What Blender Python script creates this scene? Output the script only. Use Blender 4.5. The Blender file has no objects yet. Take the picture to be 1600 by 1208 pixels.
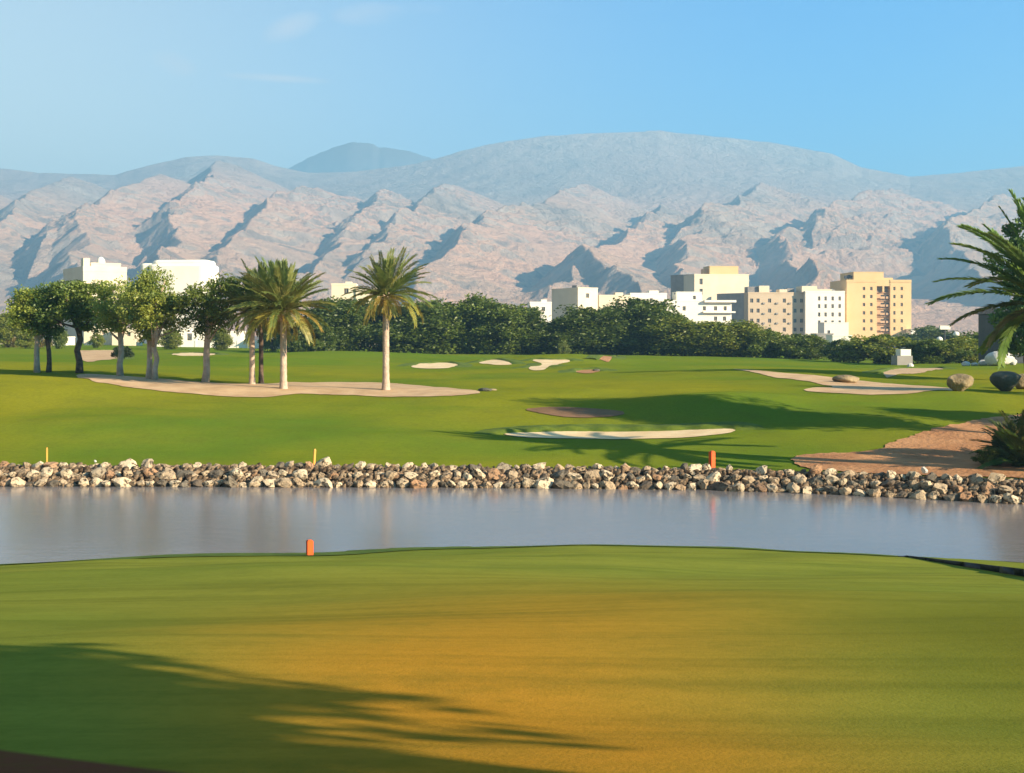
import bpy, math, random
import numpy as np
from mathutils import Vector, Matrix
from mathutils.geometry import delaunay_2d_cdt

S = bpy.context.scene
COL = S.collection
R = math.radians
CAMZ, F = 6.3, 2000.0      # eye height above the pond, focal length in photo pixels

# ---------------------------------------------------------------- camera, sky, sun, exposure
cam_d = bpy.data.cameras.new('camera'); cam = bpy.data.objects.new('camera', cam_d); COL.objects.link(cam)
cam.location = (0, 0, CAMZ); cam.rotation_euler = (R(90), 0, 0)
cam_d.sensor_width = 36; cam_d.lens = 36 * F / 1600; cam_d.shift_y = -84 / 1600
cam_d.clip_start = .2; cam_d.clip_end = 30000
S.camera = cam

SUN_EL, SUN_AZ = 21.0, 30.0          # azimuth: degrees behind the camera, seen from the right-hand side (+x)
ca, sa = math.cos(R(SUN_AZ)), math.sin(R(SUN_AZ))
to_sun = Vector((ca * math.cos(R(SUN_EL)), -sa * math.cos(R(SUN_EL)), math.sin(R(SUN_EL))))
sun_d = bpy.data.lights.new('sun', 'SUN'); sun = bpy.data.objects.new('sun', sun_d); COL.objects.link(sun)
sun.rotation_euler = to_sun.to_track_quat('Z', 'Y').to_euler(); sun.location = (60, -40, 60)
sun_d.energy = 5.0; sun_d.angle = R(.55); sun_d.color = (1, .86, .66)

W = bpy.data.worlds.new('World'); S.world = W; W.use_nodes = True
S.view_settings.view_transform = 'Standard'; S.view_settings.look = 'None'
S.view_settings.gamma = 1; S.view_settings.use_curve_mapping = False
S.view_settings.exposure = 2.0
SKY_STRENGTH = .05
S.cycles.max_bounces = 6; S.cycles.diffuse_bounces = 3; S.cycles.glossy_bounces = 3
S.cycles.transmission_bounces = 3; S.cycles.volume_bounces = 0; S.cycles.transparent_max_bounces = 8
S.cycles.use_denoising = True
try: S.cycles.denoiser = 'OPENIMAGEDENOISE'
except Exception: pass
S.cycles.caustics_reflective = False; S.cycles.caustics_refractive = False

def N(nt, kind, **kw):
    n = nt.nodes.new(kind)
    for k, v in kw.items():
        if k.startswith('i_'): n.inputs[k[2:].replace('_', ' ')].default_value = v
        else: setattr(n, k, v)
    return n
def L(nt, a, b): nt.links.new(a, b)
def Math(nt, op, a, b=None, clamp=False):
    n = nt.nodes.new('ShaderNodeMath'); n.operation = op; n.use_clamp = clamp
    for i, v in enumerate((a, b)):
        if v is None: continue
        if isinstance(v, (int, float)): n.inputs[i].default_value = v
        else: nt.links.new(v, n.inputs[i])
    return n.outputs[0]
def Mix(nt, fac, a, b, mode='MIX'):
    n = nt.nodes.new('ShaderNodeMix'); n.data_type = 'RGBA'; n.blend_type = mode
    for s, v in ((n.inputs[0], fac), (n.inputs[6], a), (n.inputs[7], b)):
        if isinstance(v, (int, float)): s.default_value = v
        elif isinstance(v, tuple): s.default_value = (*v, 1) if len(v) == 3 else v
        else: nt.links.new(v, s)
    return n.outputs[2]
def Ramp(nt, fac, lo, hi):
    n = nt.nodes.new('ShaderNodeMapRange'); n.interpolation_type = 'SMOOTHSTEP'
    nt.links.new(fac, n.inputs[0]); n.inputs[1].default_value = lo; n.inputs[2].default_value = hi
    return n.outputs[0]

def build_world():
    nt = W.node_tree; nt.nodes.clear()
    out = N(nt, 'ShaderNodeOutputWorld'); bg = N(nt, 'ShaderNodeBackground'); bg.inputs[1].default_value = SKY_STRENGTH
    sky = N(nt, 'ShaderNodeTexSky', sky_type='NISHITA', sun_disc=False, sun_elevation=R(SUN_EL),
            sun_rotation=math.atan2(to_sun.x, to_sun.y), altitude=50, air_density=1.0, dust_density=.6, ozone_density=2.2)
    tc = N(nt, 'ShaderNodeTexCoord'); sep = N(nt, 'ShaderNodeSeparateXYZ'); L(nt, tc.outputs['Generated'], sep.inputs[0])
    x, y, z = sep.outputs
    # the sky is hazier towards the left-hand side of the valley and deeper blue on the right
    t = Ramp(nt, x, -.40, .30)
    tint = Mix(nt, t, (1.75, 1.20, .88), (.0, .74, 1.22))
    up = Ramp(nt, z, .0, .26)
    col = Mix(nt, 1.0, sky.outputs[0], tint, 'MULTIPLY')
    col2 = Mix(nt, up, (1, 1, 1), (.92, 1.0, 1.06)); col = Mix(nt, 1.0, col, col2, 'MULTIPLY')
    # thin wisps of cloud
    yy = Math(nt, 'MAXIMUM', y, .05); u = Math(nt, 'DIVIDE', x, yy); v = Math(nt, 'DIVIDE', z, yy)
    nz = N(nt, 'ShaderNodeTexNoise', i_Scale=11.0, i_Detail=6.0, i_Roughness=.6)
    mp = N(nt, 'ShaderNodeMapping'); mp.inputs['Scale'].default_value = (1, 1, 2.2); L(nt, tc.outputs['Generated'], mp.inputs[0]); L(nt, mp.outputs[0], nz.inputs[0])
    tot = None
    for px, py, rx, ry, rot, a in ((455, 42, 52, 22, .35, .5), (575, 22, 62, 20, .05, .45), (272, 100, 40, 20, -.35, .42), (430, 122, 95, 7, -.06, .55), (650, 14, 50, 10, 0, .2)):
        du = Math(nt, 'SUBTRACT', u, (px - 800) / F); dv = Math(nt, 'SUBTRACT', v, (520 - py) / F)
        c, s = math.cos(rot), math.sin(rot)
        a1 = Math(nt, 'ADD', Math(nt, 'MULTIPLY', du, c * F / rx), Math(nt, 'MULTIPLY', dv, s * F / rx))
        a2 = Math(nt, 'ADD', Math(nt, 'MULTIPLY', du, -s * F / ry), Math(nt, 'MULTIPLY', dv, c * F / ry))
        r2 = Math(nt, 'ADD', Math(nt, 'MULTIPLY', a1, a1), Math(nt, 'MULTIPLY', a2, a2))
        e = Math(nt, 'SUBTRACT', 1.0, r2, True); e = Math(nt, 'MULTIPLY', e, a)
        tot = e if tot is None else Math(nt, 'ADD', tot, e)
    k = Ramp(nt, nz.outputs[0], .30, .70)
    tot = Math(nt, 'MULTIPLY', tot, k, True)
    tot = Math(nt, 'MULTIPLY', tot, Ramp(nt, y, .2, .5))
    col = Mix(nt, tot, col, (5.5, 5.0, 4.9))
    L(nt, col, bg.inputs[0]); L(nt, bg.outputs[0], out.inputs[0])
build_world()

# ---------------------------------------------------------------- helpers
def P(px, py, d): return Vector(((px - 800) / F * d, d, CAMZ - (py - 520) / F * d))
def link(name, me, mat=None, parent=None):
    o = bpy.data.objects.new(name, me); COL.objects.link(o)
    if mat is not None and me is not None and not me.materials: me.materials.append(mat)
    if parent is not None: o.parent = parent
    return o
def tag(o, label=None, cat=None, group=None, kind=None):
    for k, v in (('label', label), ('category', cat), ('group', group), ('kind', kind)):
        if v: o[k] = v
    return o
def thing(name, loc, label, cat, group=None, rz=0, scale=None):
    o = bpy.data.objects.new(name, None); COL.objects.link(o); o.location = loc; o.rotation_euler.z = rz
    o.empty_display_size = .3
    if scale: o.scale = scale
    return tag(o, label, cat, group)
def npmesh(name, verts, faces, smooth=False):
    """faces: (n,4) or (n,3) array"""
    me = bpy.data.meshes.new(name); verts = np.asarray(verts, np.float32); faces = np.asarray(faces, np.int32)
    n, k = faces.shape
    me.vertices.add(len(verts)); me.vertices.foreach_set('co', verts.ravel())
    me.loops.add(n * k); me.loops.foreach_set('vertex_index', faces.ravel())
    me.polygons.add(n); me.polygons.foreach_set('loop_start', np.arange(0, n * k, k, dtype=np.int32))
    try: me.polygons.foreach_set('loop_total', np.full(n, k, np.int32))
    except Exception: pass
    if smooth: me.polygons.foreach_set('use_smooth', np.ones(n, bool))
    me.update(calc_edges=True); me.validate()
    return me
def grid_faces(nr, nc):
    i = np.arange(nr - 1)[:, None] * nc + np.arange(nc - 1)[None, :]
    i = i.ravel(); return np.stack([i, i + 1, i + nc + 1, i + nc], 1)
class MB:
    def __init__(s): s.v, s.f = [], []
    def poly(s, pts):
        n = len(s.v); s.v += [tuple(p) for p in pts]; s.f.append(tuple(range(n, n + len(pts))))
    def box(s, x0, y0, z0, x1, y1, z1):
        n = len(s.v)
        s.v += [(x0,y0,z0),(x1,y0,z0),(x1,y1,z0),(x0,y1,z0),(x0,y0,z1),(x1,y0,z1),(x1,y1,z1),(x0,y1,z1)]
        s.f += [tuple(n + i for i in q) for q in ((0,3,2,1),(4,5,6,7),(0,1,5,4),(1,2,6,5),(2,3,7,6),(3,0,4,7))]
    def tube(s, pts, rad, seg=8, cap=True):
        base = len(s.v); pts = [Vector(p) for p in pts]
        for i, p in enumerate(pts):
            d = (pts[min(i + 1, len(pts) - 1)] - pts[max(i - 1, 0)]).normalized()
            a = d.cross(Vector((.31, .95, .02)) if abs(d.y) < .9 else Vector((1, 0, .1))).normalized(); b = d.cross(a)
            for k in range(seg):
                t = 2 * math.pi * k / seg; s.v.append(tuple(p + (a * math.cos(t) + b * math.sin(t)) * rad[i]))
        for i in range(len(pts) - 1):
            for k in range(seg):
                k2 = (k + 1) % seg; s.f.append((base + i*seg + k, base + i*seg + k2, base + (i+1)*seg + k2, base + (i+1)*seg + k))
        if cap:
            s.f.append(tuple(base + (len(pts)-1)*seg + k for k in range(seg)))
            s.f.append(tuple(base + k for k in reversed(range(seg))))
    def mesh(s, name, smooth=False):
        me = bpy.data.meshes.new(name); me.from_pydata(s.v, [], s.f); me.update()
        if smooth: me.polygons.foreach_set('use_smooth', [True] * len(me.polygons))
        return me
    def build(s, name, mat, parent=None, smooth=False): return link(name, s.mesh(name, smooth), mat, parent)

# gradient noise on numpy arrays
def gnoise(x, y, seed=0):
    rs = np.random.RandomState(seed); perm = rs.permutation(512); ang = rs.rand(512) * 2 * np.pi
    gx, gy = np.cos(ang), np.sin(ang)
    xi, yi = np.floor(x).astype(int), np.floor(y).astype(int); xf, yf = x - xi, y - yi
    def h(i, j): return perm[(perm[i & 511] + j) & 511]
    def dot(i, j, fx, fy): k = h(i, j); return gx[k] * fx + gy[k] * fy
    u, v = xf**3 * (xf * (xf * 6 - 15) + 10), yf**3 * (yf * (yf * 6 - 15) + 10)
    a = dot(xi, yi, xf, yf) * (1 - u) + dot(xi + 1, yi, xf - 1, yf) * u
    b = dot(xi, yi + 1, xf, yf - 1) * (1 - u) + dot(xi + 1, yi + 1, xf - 1, yf - 1) * u
    return (a * (1 - v) + b * v) * 1.5
def fbm(x, y, oct=4, seed=0, g=.5):
    s = 0; a = 1
    for o in range(oct): s = s + a * gnoise(x * 2**o, y * 2**o, seed + o); a *= g
    return s
def ridged(x, y, oct=4, seed=0, g=.5):
    s = 0; a = 1
    for o in range(oct): s = s + a * (1 - 2 * np.abs(gnoise(x * 2.03**o, y * 2.03**o, seed + o))); a *= g
    return s

# ---------------------------------------------------------------- materials
def mat(name): m = bpy.data.materials.new(name); m.use_nodes = True; m.node_tree.nodes.clear(); return m, m.node_tree
def princ(nt, col, rough=.8, spec=.3, bump=None):
    b = N(nt, 'ShaderNodeBsdfPrincipled'); o = N(nt, 'ShaderNodeOutputMaterial'); L(nt, b.outputs[0], o.inputs[0])
    if isinstance(col, tuple): b.inputs['Base Color'].default_value = (*col, 1)
    else: L(nt, col, b.inputs['Base Color'])
    b.inputs['Roughness'].default_value = rough; b.inputs['Specular IOR Level'].default_value = spec
    if bump is not None: L(nt, bump, b.inputs['Normal'])
    return b
def noise(nt, vec, scale, detail=4, rough=.55, stretch=None):
    if stretch is not None:
        mp = N(nt, 'ShaderNodeMapping'); mp.inputs['Scale'].default_value = stretch; L(nt, vec, mp.inputs[0]); vec = mp.outputs[0]
    n = N(nt, 'ShaderNodeTexNoise', i_Scale=scale, i_Detail=detail, i_Roughness=rough); L(nt, vec, n.inputs[0]); return n.outputs[0]
def bump(nt, h, strength, dist): 
    b = N(nt, 'ShaderNodeBump', i_Strength=strength, i_Distance=dist); L(nt, h, b.inputs['Height']); return b.outputs[0]
def simple(name, a, b, scale=2.0, rough=.85, bs=.3, bd=.05, spec=.2, obj=True, randv=0, bscale=None):
    m, nt = mat(name); tc = N(nt, 'ShaderNodeTexCoord'); v = tc.outputs['Object' if obj else 'Generated']
    n = noise(nt, v, scale, 6); c = Mix(nt, Ramp(nt, n, .3, .7), a, b)
    if randv:
        oi = N(nt, 'ShaderNodeObjectInfo'); f = Math(nt, 'ADD', Math(nt, 'MULTIPLY', oi.outputs['Random'], 2 * randv), 1 - randv)
        hs = N(nt, 'ShaderNodeHueSaturation'); L(nt, f, hs.inputs['Value']); L(nt, c, hs.inputs['Color']); c = hs.outputs[0]
    n2 = noise(nt, v, bscale or scale * 4, 5)
    princ(nt, c, rough, spec, bump(nt, n2, bs, bd)); return m

def grass_mat(name, near):
    m, nt = mat(name); g = N(nt, 'ShaderNodeNewGeometry'); v = g.outputs['Position']
    big = noise(nt, v, .035, 3, .5); mid = noise(nt, v, .25, 4, .55, (.5, 1, 1)); fine = noise(nt, v, 9 if near else 5, 5, .7)
    sep = N(nt, 'ShaderNodeSeparateXYZ'); L(nt, v, sep.inputs[0])
    if near:
        c = Mix(nt, Ramp(nt, mid, .3, .7), (.175, .200, .030), (.225, .228, .034))
        # amber lens glow painted into the middle of the lawn, greener towards its sides
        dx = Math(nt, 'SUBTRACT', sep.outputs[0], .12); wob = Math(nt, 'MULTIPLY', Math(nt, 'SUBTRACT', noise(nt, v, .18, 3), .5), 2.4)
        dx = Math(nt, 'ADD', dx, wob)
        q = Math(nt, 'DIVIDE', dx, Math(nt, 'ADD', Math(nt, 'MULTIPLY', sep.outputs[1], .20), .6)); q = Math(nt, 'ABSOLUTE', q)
        amber_glow = Math(nt, 'SUBTRACT', 1.0, Ramp(nt, q, .0, 1.45))  # mask of the painted amber glow, strongest along the middle
        fade = Math(nt, 'SUBTRACT', 1.0, Ramp(nt, sep.outputs[1], 3.5, 23.0)); amber_glow = Math(nt, 'MULTIPLY', amber_glow, fade)
        c = Mix(nt, Math(nt, 'MULTIPLY', amber_glow, 1.0, True), c, (.48, .215, .022))
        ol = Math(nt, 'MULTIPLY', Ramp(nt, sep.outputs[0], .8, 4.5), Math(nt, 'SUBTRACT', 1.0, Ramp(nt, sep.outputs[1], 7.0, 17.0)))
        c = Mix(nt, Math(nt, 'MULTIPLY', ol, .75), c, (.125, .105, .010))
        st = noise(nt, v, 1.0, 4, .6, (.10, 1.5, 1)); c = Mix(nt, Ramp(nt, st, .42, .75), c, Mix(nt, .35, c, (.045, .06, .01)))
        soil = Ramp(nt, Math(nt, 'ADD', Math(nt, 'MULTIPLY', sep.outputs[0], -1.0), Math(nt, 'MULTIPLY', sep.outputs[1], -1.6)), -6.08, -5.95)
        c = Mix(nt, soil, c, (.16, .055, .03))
    else:
        c = Mix(nt, Ramp(nt, big, .38, .62), (.110, .170, .016), (.245, .225, .015))
        c = Mix(nt, Math(nt, 'MULTIPLY', Ramp(nt, mid, .35, .7), .5), c, (.20, .195, .018))
        st = noise(nt, v, .5, 3, .6, (.12, 1.0, 1)); c = Mix(nt, Math(nt, 'MULTIPLY', Ramp(nt, st, .5, .8), .5), c, (.10, .16, .010))
        far = Ramp(nt, sep.outputs[1], 85, 170); c = Mix(nt, Math(nt, 'MULTIPLY', far, .6), c, (.105, .175, .012))
    pat = noise(nt, v, .9 if near else .6, 8, .72); c = Mix(nt, Math(nt, 'MULTIPLY', Ramp(nt, pat, .40, .75), .35), c, (.10, .115, .02))
    c = Mix(nt, Math(nt, 'MULTIPLY', Ramp(nt, fine, .35, .75), .2 if near else .3), c, (.07, .09, .006))
    f2 = noise(nt, v, 40 if near else 12, 3, .7)
    princ(nt, c, 1.0, .0, bump(nt, f2, .25 if near else .45, .02 if near else .08)); return m
M = {}
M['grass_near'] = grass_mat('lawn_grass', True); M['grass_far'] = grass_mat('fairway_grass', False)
M['fringe'] = simple('fringe_grass', (.06, .10, .012), (.10, .14, .016), 1.5, .95, .5, .05, .1)
M['lip'] = simple('lip_grass', (.065, .10, .012), (.12, .15, .016), 1.5, .95, .6, .05, .1)
M['sand'] = simple('bunker_sand', (.44, .275, .14), (.56, .37, .20), .7, .95, .5, .06, .1, bscale=3)
M['sand_pale'] = simple('pale_bunker_sand', (.62, .43, .22), (.74, .54, .30), .7, .95, .4, .05, .1)
M['dirt'] = simple('red_dirt', (.32, .145, .06), (.46, .23, .10), .5, .95, .7, .12, .1, bscale=4)
M['hollow_brown'] = simple('brown_hollow', (.15, .085, .04), (.24, .13, .065), .5, .95, .7, .1, .1)  # brown colour of the hollow above the long bunker
M['bank'] = simple('dark_bank', (.02, .014, .01), (.05, .035, .02), 2, .95, .6, .1, .1)
M['plain'] = simple('dusty_plain', (.17, .125, .09), (.22, .16, .115), .01, .95, .3, .3, .1)
M['bark_pale'] = simple('pale_bark', (.38, .265, .185), (.52, .38, .27), 3, .9, .8, .06, .15, bscale=9)
M['bark_dark'] = simple('dark_bark', (.07, .045, .03), (.15, .10, .065), 4, .9, .9, .05, .15, bscale=12)
M['wall'] = simple('cream_render', (.66, .54, .36), (.72, .60, .42), .15, .85, .1, .03, .2)
M['wall_white'] = simple('white_render', (.78, .70, .55), (.82, .74, .60), .15, .85, .1, .03, .2)
M['wall_tan'] = simple('tan_render', (.50, .37, .23), (.56, .42, .27), .15, .85, .1, .03, .2)
M['wall_yellow'] = simple('yellow_render', (.62, .41, .19), (.66, .45, .22), .15, .85, .1, .03, .2)
M['wall_bay'] = simple('brown_bay_render', (.50, .30, .16), (.56, .35, .20), .2, .85, .1, .03, .2)
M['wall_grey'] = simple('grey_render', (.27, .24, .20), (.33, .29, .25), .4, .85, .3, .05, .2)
M['glass'] = simple('dark_glass', (.05, .05, .05), (.08, .075, .07), 1, .15, 0, .01, .5)
M['roof_grey'] = simple('grey_roof', (.20, .18, .16), (.27, .24, .21), 1, .8, .4, .05, .2)
M['metal_dark'] = simple('dark_metal', (.03, .03, .03), (.05, .05, .05), 1, .5, .1, .01, .4)
M['stake_yellow'] = simple('yellow_paint', (.75, .33, .05), (.68, .27, .04), 3, .6, .1, .01, .3)
M['stake_orange'] = simple('orange_paint', (.72, .10, .010), (.64, .08, .008), 3, .6, .1, .01, .3)
M['dark_band'] = simple('black_band', (.006, .006, .006), (.012, .012, .01), 3, .6, .3, .02, .2)
M['boulder'] = simple('boulder_stone', (.17, .125, .065), (.33, .245, .13), 1.6, .9, .8, .15, .15, bscale=5)
M['boulder_dark'] = simple('dark_boulder_stone', (.075, .07, .05), (.13, .12, .08), 1.6, .9, .8, .15, .15, bscale=5)
M['rock_white'] = simple('white_rock', (.46, .42, .34), (.60, .55, .46), 1, .9, .5, .1, .2)

def stone_mat():
    m, nt = mat('wall_stone'); tc = N(nt, 'ShaderNodeTexCoord'); v = tc.outputs['Object']; oi = N(nt, 'ShaderNodeObjectInfo')
    wn = N(nt, 'ShaderNodeTexWhiteNoise', noise_dimensions='1D'); L(nt, oi.outputs['Random'], wn.inputs['W'])
    sp = N(nt, 'ShaderNodeSeparateColor'); L(nt, wn.outputs['Color'], sp.inputs[0])
    c = Mix(nt, Ramp(nt, sp.outputs[0], .1, .9), (.44, .31, .18), (.76, .58, .36))
    c = Mix(nt, Math(nt, 'MULTIPLY', Ramp(nt, sp.outputs[1], .80, .9), .7), c, (.42, .20, .09))
    c = Mix(nt, Math(nt, 'MULTIPLY', Ramp(nt, sp.outputs[2], .76, .85), .85), c, (.13, .11, .08))
    ofs = N(nt, 'ShaderNodeVectorMath', operation='ADD'); L(nt, v, ofs.inputs[0]); L(nt, wn.outputs['Color'], ofs.inputs[1])
    n = noise(nt, ofs.outputs[0], 1.8, 6, .75); c = Mix(nt, Ramp(nt, n, .49, .60), c, (.055, .042, .028))
    n2 = noise(nt, v, 5, 5, .7)
    princ(nt, c, .92, .15, bump(nt, n2, .9, .12)); return m
M['stone'] = stone_mat()

M['rubble'] = simple('brown_rubble', (.045, .028, .016), (.28, .19, .11), 3.0, .95, .8, .06, .1, bscale=9)
def leaf_mat(name, a, b, trans=.3, use_obj=True):
    m, nt = mat(name); tc = N(nt, 'ShaderNodeTexCoord'); oi = N(nt, 'ShaderNodeObjectInfo')
    n = noise(nt, tc.outputs['Object'], 1.1, 4, .6); c = Mix(nt, Ramp(nt, n, .35, .68), a, b)
    if use_obj: c = Mix(nt, 1.0, c, oi.outputs['Color'], 'MULTIPLY')
    d = N(nt, 'ShaderNodeBsdfDiffuse'); t = N(nt, 'ShaderNodeBsdfTranslucent'); g = N(nt, 'ShaderNodeBsdfGlossy'); g.inputs['Roughness'].default_value = .5
    L(nt, c, d.inputs[0]); L(nt, c, t.inputs[0]); g.inputs[0].default_value = (.6, .6, .5, 1)
    m1 = N(nt, 'ShaderNodeMixShader'); m1.inputs[0].default_value = trans + .10; L(nt, d.outputs[0], m1.inputs[1]); L(nt, t.outputs[0], m1.inputs[2])
    m2 = N(nt, 'ShaderNodeMixShader'); m2.inputs[0].default_value = .05; L(nt, m1.outputs[0], m2.inputs[1]); L(nt, g.outputs[0], m2.inputs[2])
    o = N(nt, 'ShaderNodeOutputMaterial'); L(nt, m2.outputs[0], o.inputs[0]); return m
M['leaf'] = leaf_mat('tree_leaves', (.055, .085, .020), (.125, .150, .035))
M['frond'] = leaf_mat('palm_fronds', (.10, .135, .045), (.19, .21, .075))

def water_mat():
    m, nt = mat('pond_water'); g = N(nt, 'ShaderNodeNewGeometry'); v = g.outputs['Position']
    h = noise(nt, v, 1.0, 4, .6, (1.0, 2.2, 1)); h2 = noise(nt, v, 7.0, 3, .6, (1, 1.6, 1))
    hh = Math(nt, 'ADD', h, Math(nt, 'MULTIPLY', h2, .25))
    c = Mix(nt, Ramp(nt, noise(nt, v, .08, 2), .35, .65), (.165, .145, .13), (.20, .165, .145))
    b = princ(nt, c, .17, .5, bump(nt, hh, .16, .05)); b.inputs['IOR'].default_value = 1.33
    return m
M['water'] = water_mat()

def mountain_mat():
    m, nt = mat('bare_mountain_rock'); g = N(nt, 'ShaderNodeNewGeometry'); v = g.outputs['Position']
    a = noise(nt, v, .0016, 5, .6); b_ = noise(nt, v, .012, 8, .65); c_ = noise(nt, v, .05, 8, .7)
    sep = N(nt, 'ShaderNodeSeparateXYZ'); L(nt, g.outputs['Normal'], sep.inputs[0])
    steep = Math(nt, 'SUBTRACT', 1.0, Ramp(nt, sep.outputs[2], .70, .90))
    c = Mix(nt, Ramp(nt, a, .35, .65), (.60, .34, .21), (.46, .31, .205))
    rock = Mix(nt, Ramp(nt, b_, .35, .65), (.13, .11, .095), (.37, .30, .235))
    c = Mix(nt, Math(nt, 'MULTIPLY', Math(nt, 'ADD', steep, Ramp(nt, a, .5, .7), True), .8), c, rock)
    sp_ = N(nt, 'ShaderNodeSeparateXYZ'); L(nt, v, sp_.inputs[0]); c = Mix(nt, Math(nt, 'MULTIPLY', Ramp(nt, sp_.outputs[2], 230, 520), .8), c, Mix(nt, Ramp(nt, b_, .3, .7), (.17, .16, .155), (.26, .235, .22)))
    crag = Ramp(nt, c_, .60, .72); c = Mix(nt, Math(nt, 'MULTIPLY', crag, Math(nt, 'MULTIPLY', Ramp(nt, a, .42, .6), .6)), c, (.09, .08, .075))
    hh = Math(nt, 'ADD', b_, Math(nt, 'MULTIPLY', c_, .4))
    princ(nt, c, .95, .05, bump(nt, hh, 1.0, 30.0)); return m
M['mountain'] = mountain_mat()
M['mountain_far'] = simple('far_mountain_rock', (.06, .05, .05), (.08, .07, .065), .002, .95, .5, 20, .05)

# ---------------------------------------------------------------- terrain functions
SH_PX = np.array([-3000, 0, 400, 800, 1100, 1250, 1400, 1600, 2200, 3200])
SH_D = np.array([52.9, 52.6, 52.4, 52.0, 51.4, 50.4, 49.0, 47.0, 43, 39.])
SH_X = (SH_PX - 800) / F * SH_D
def far_shore(x): return np.interp(x, SH_X, SH_D)
NS_PX = np.array([-800, 0, 150, 300, 480, 650, 900, 1150, 1400, 1600, 2400])
NS_PY = np.array([905, 881.5, 873, 862.5, 858, 852.5, 848, 852, 865, 880, 930.])
NS_D = 6.15 * F / (NS_PY - 520); NS_X = (NS_PX - 800) / F * NS_D
def near_shore(x): return np.interp(x, NS_X, NS_D)

cols = np.array([-600, 0, 130, 250, 440, 603, 800, 1000, 1200, 1400, 1600, 2300])
rows = np.array([45, 51, 55.7, 60, 66, 72, 78, 85, 95, 110, 130, 160, 200, 230, 320])
tab = np.array([
 [773]*12,
 [748,748,748,748,748,748,748,748,748,744,739,735],
 [728,728,728,728,728,728,727,728,722,716,713,705],
 [700,700,700,700,700,700,701,699,695,688,684,670],
 [660,660,662,665,668,668,670,668,662,656,652,640],
 [612,615,620,628,636,636,636,632,630,630,628,615],
 [582,585,590,600,607,610,609,606,606,611,610,600],
 [586,588,590,594,601,603,601,599,599,602,600,592],
 [577,578,580,583,590,592,591,589,590,594,592,584],
 [567,570,571,574,579,581,581,580,581,585,583,575],
 [558,562,563,565,569,572,572,571,573,578,576,568],
 [550,553,554,556,559,562,562,563,566,572,570,560],
 [543,545,546,547,551,553,554,555,558,568,562,552],
 [540,541,542,543,547,550,551,552,555,565,558,548],
 [536,537,537,537,539,541,541,542,543,548,545,540]], float)
GP = np.arange(-3000, 4600, 20.); GL = np.linspace(math.log(44), math.log(330), 420)
zt = CAMZ - (tab - 520) / F * rows[:, None]
t1 = np.array([np.interp(GP, cols, r) for r in zt])                       # rows x GP
G = np.array([np.interp(GL, np.log(rows), t1[:, j]) for j in range(len(GP))]).T
def blur(a, n, axis):
    k = np.hanning(n + 2)[1:-1]; k /= k.sum(); pad = [(0, 0), (0, 0)]; pad[axis] = (n // 2, n // 2)
    return np.apply_along_axis(lambda r: np.convolve(r, k, 'valid'), axis, np.pad(a, pad, 'edge'))
G = blur(blur(G, 11, 0), 9, 1)
BUMPS = [  # px, d, radius along x, radius along y, height
 (1120, 71, 5.0, 3.2, .42), (700, 74, 7, 4, .12), (300, 66, 9, 4, .16), (880, 145, 9, 8, .55), (930, 118, 7, 6, .28), (560, 170, 14, 10, .5),
 (1000, 64.5, 10, 2.2, -.10), (120, 64, 8, 3, .12), (1350, 66, 6, 4, .22), (600, 62, 8, 3, .14), (1250, 100, 9, 8, .35), (1560, 150, 14, 14, .2),
 (420, 130, 12, 9, .4), (1450, 74, 8, 2.5, .22)]
def TZ(x, y):
    x = np.asarray(x, float); y = np.asarray(y, float)
    yc = np.clip(y, 44.5, 329); px = np.clip(800 + F * x / np.maximum(yc, 1), -2980, 4560)
    fi = (px - GP[0]) / 20.; fj = (np.log(yc) - GL[0]) / (GL[1] - GL[0])
    i = np.clip(fi.astype(int), 0, len(GP) - 2); j = np.clip(fj.astype(int), 0, len(GL) - 2); a = fi - i; b = fj - j
    z = (G[j, i] * (1 - a) + G[j, i + 1] * a) * (1 - b) + (G[j + 1, i] * (1 - a) + G[j + 1, i + 1] * a) * b
    for bpx, bd, rx, ry, h in BUMPS:
        h = h * 1.7
        bx = (bpx - 800) / F * bd; z = z + h * np.exp(-((x - bx) / rx)**2 - ((y - bd) / ry)**2)
    z = z + .10 * gnoise(x / 9, y / 6, 5) * np.clip((y - 57) / 8, 0, 1) + .04 * gnoise(x / 3, y / 2.5, 6) * np.clip((y - 56) / 6, 0, 1)
    t = np.clip((y - far_shore(x) + .6) / 3.1, 0, 1)**.8
    return -.75 * (1 - t) + z * t
def tz(x, y): return float(TZ(np.array([x]), np.array([y]))[0])
def LZ(x, y):      # the near lawn, falling to the pond
    x = np.asarray(x, float); y = np.asarray(y, float); ns = near_shore(x)
    t = np.clip(y, 3.0, 60) / ns
    z = 5.3 * (1 - t)
    z = z - .35 * np.clip((4 - y) / 4, 0, 1)
    z = z + .05 * gnoise(x / 3.5, y / 2.5, 11) + .16 * gnoise(x / 9, y / 7, 12) * np.clip(y / 10, 0, 1) * np.clip((ns - y) / 6, 0, 1)
    e = np.clip((ns - y) / .5, 0, 1)
    return z * 1.0 * e + (1 - e) * -.9 + .08 * e
def lz(x, y): return float(LZ(np.array([x]), np.array([y]))[0])
def hit(px, py, fn=None):
    """where the sight line through a photo pixel first meets the fairway"""
    d = np.exp(np.linspace(math.log(48), math.log(320), 3000)); x = (px - 800) / F * d
    z = TZ(x, d); zl = CAMZ - (py - 520) / F * d
    k = np.where((z >= zl) & (d > far_shore(x) + 2.55))[0]
    i = k[0] if len(k) else len(d) - 1
    return float(x[i]), float(d[i])

# ---------------------------------------------------------------- setting: ground, water, fairway, lawn
mb = MB(); mb.poly([(-9000, -3000, -2.4), (9000, -3000, -2.4), (9000, 9000, -2.4), (-9000, 9000, -2.4)])
tag(mb.build('ground', M['plain']), 'dusty valley floor', kind='structure')
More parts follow.
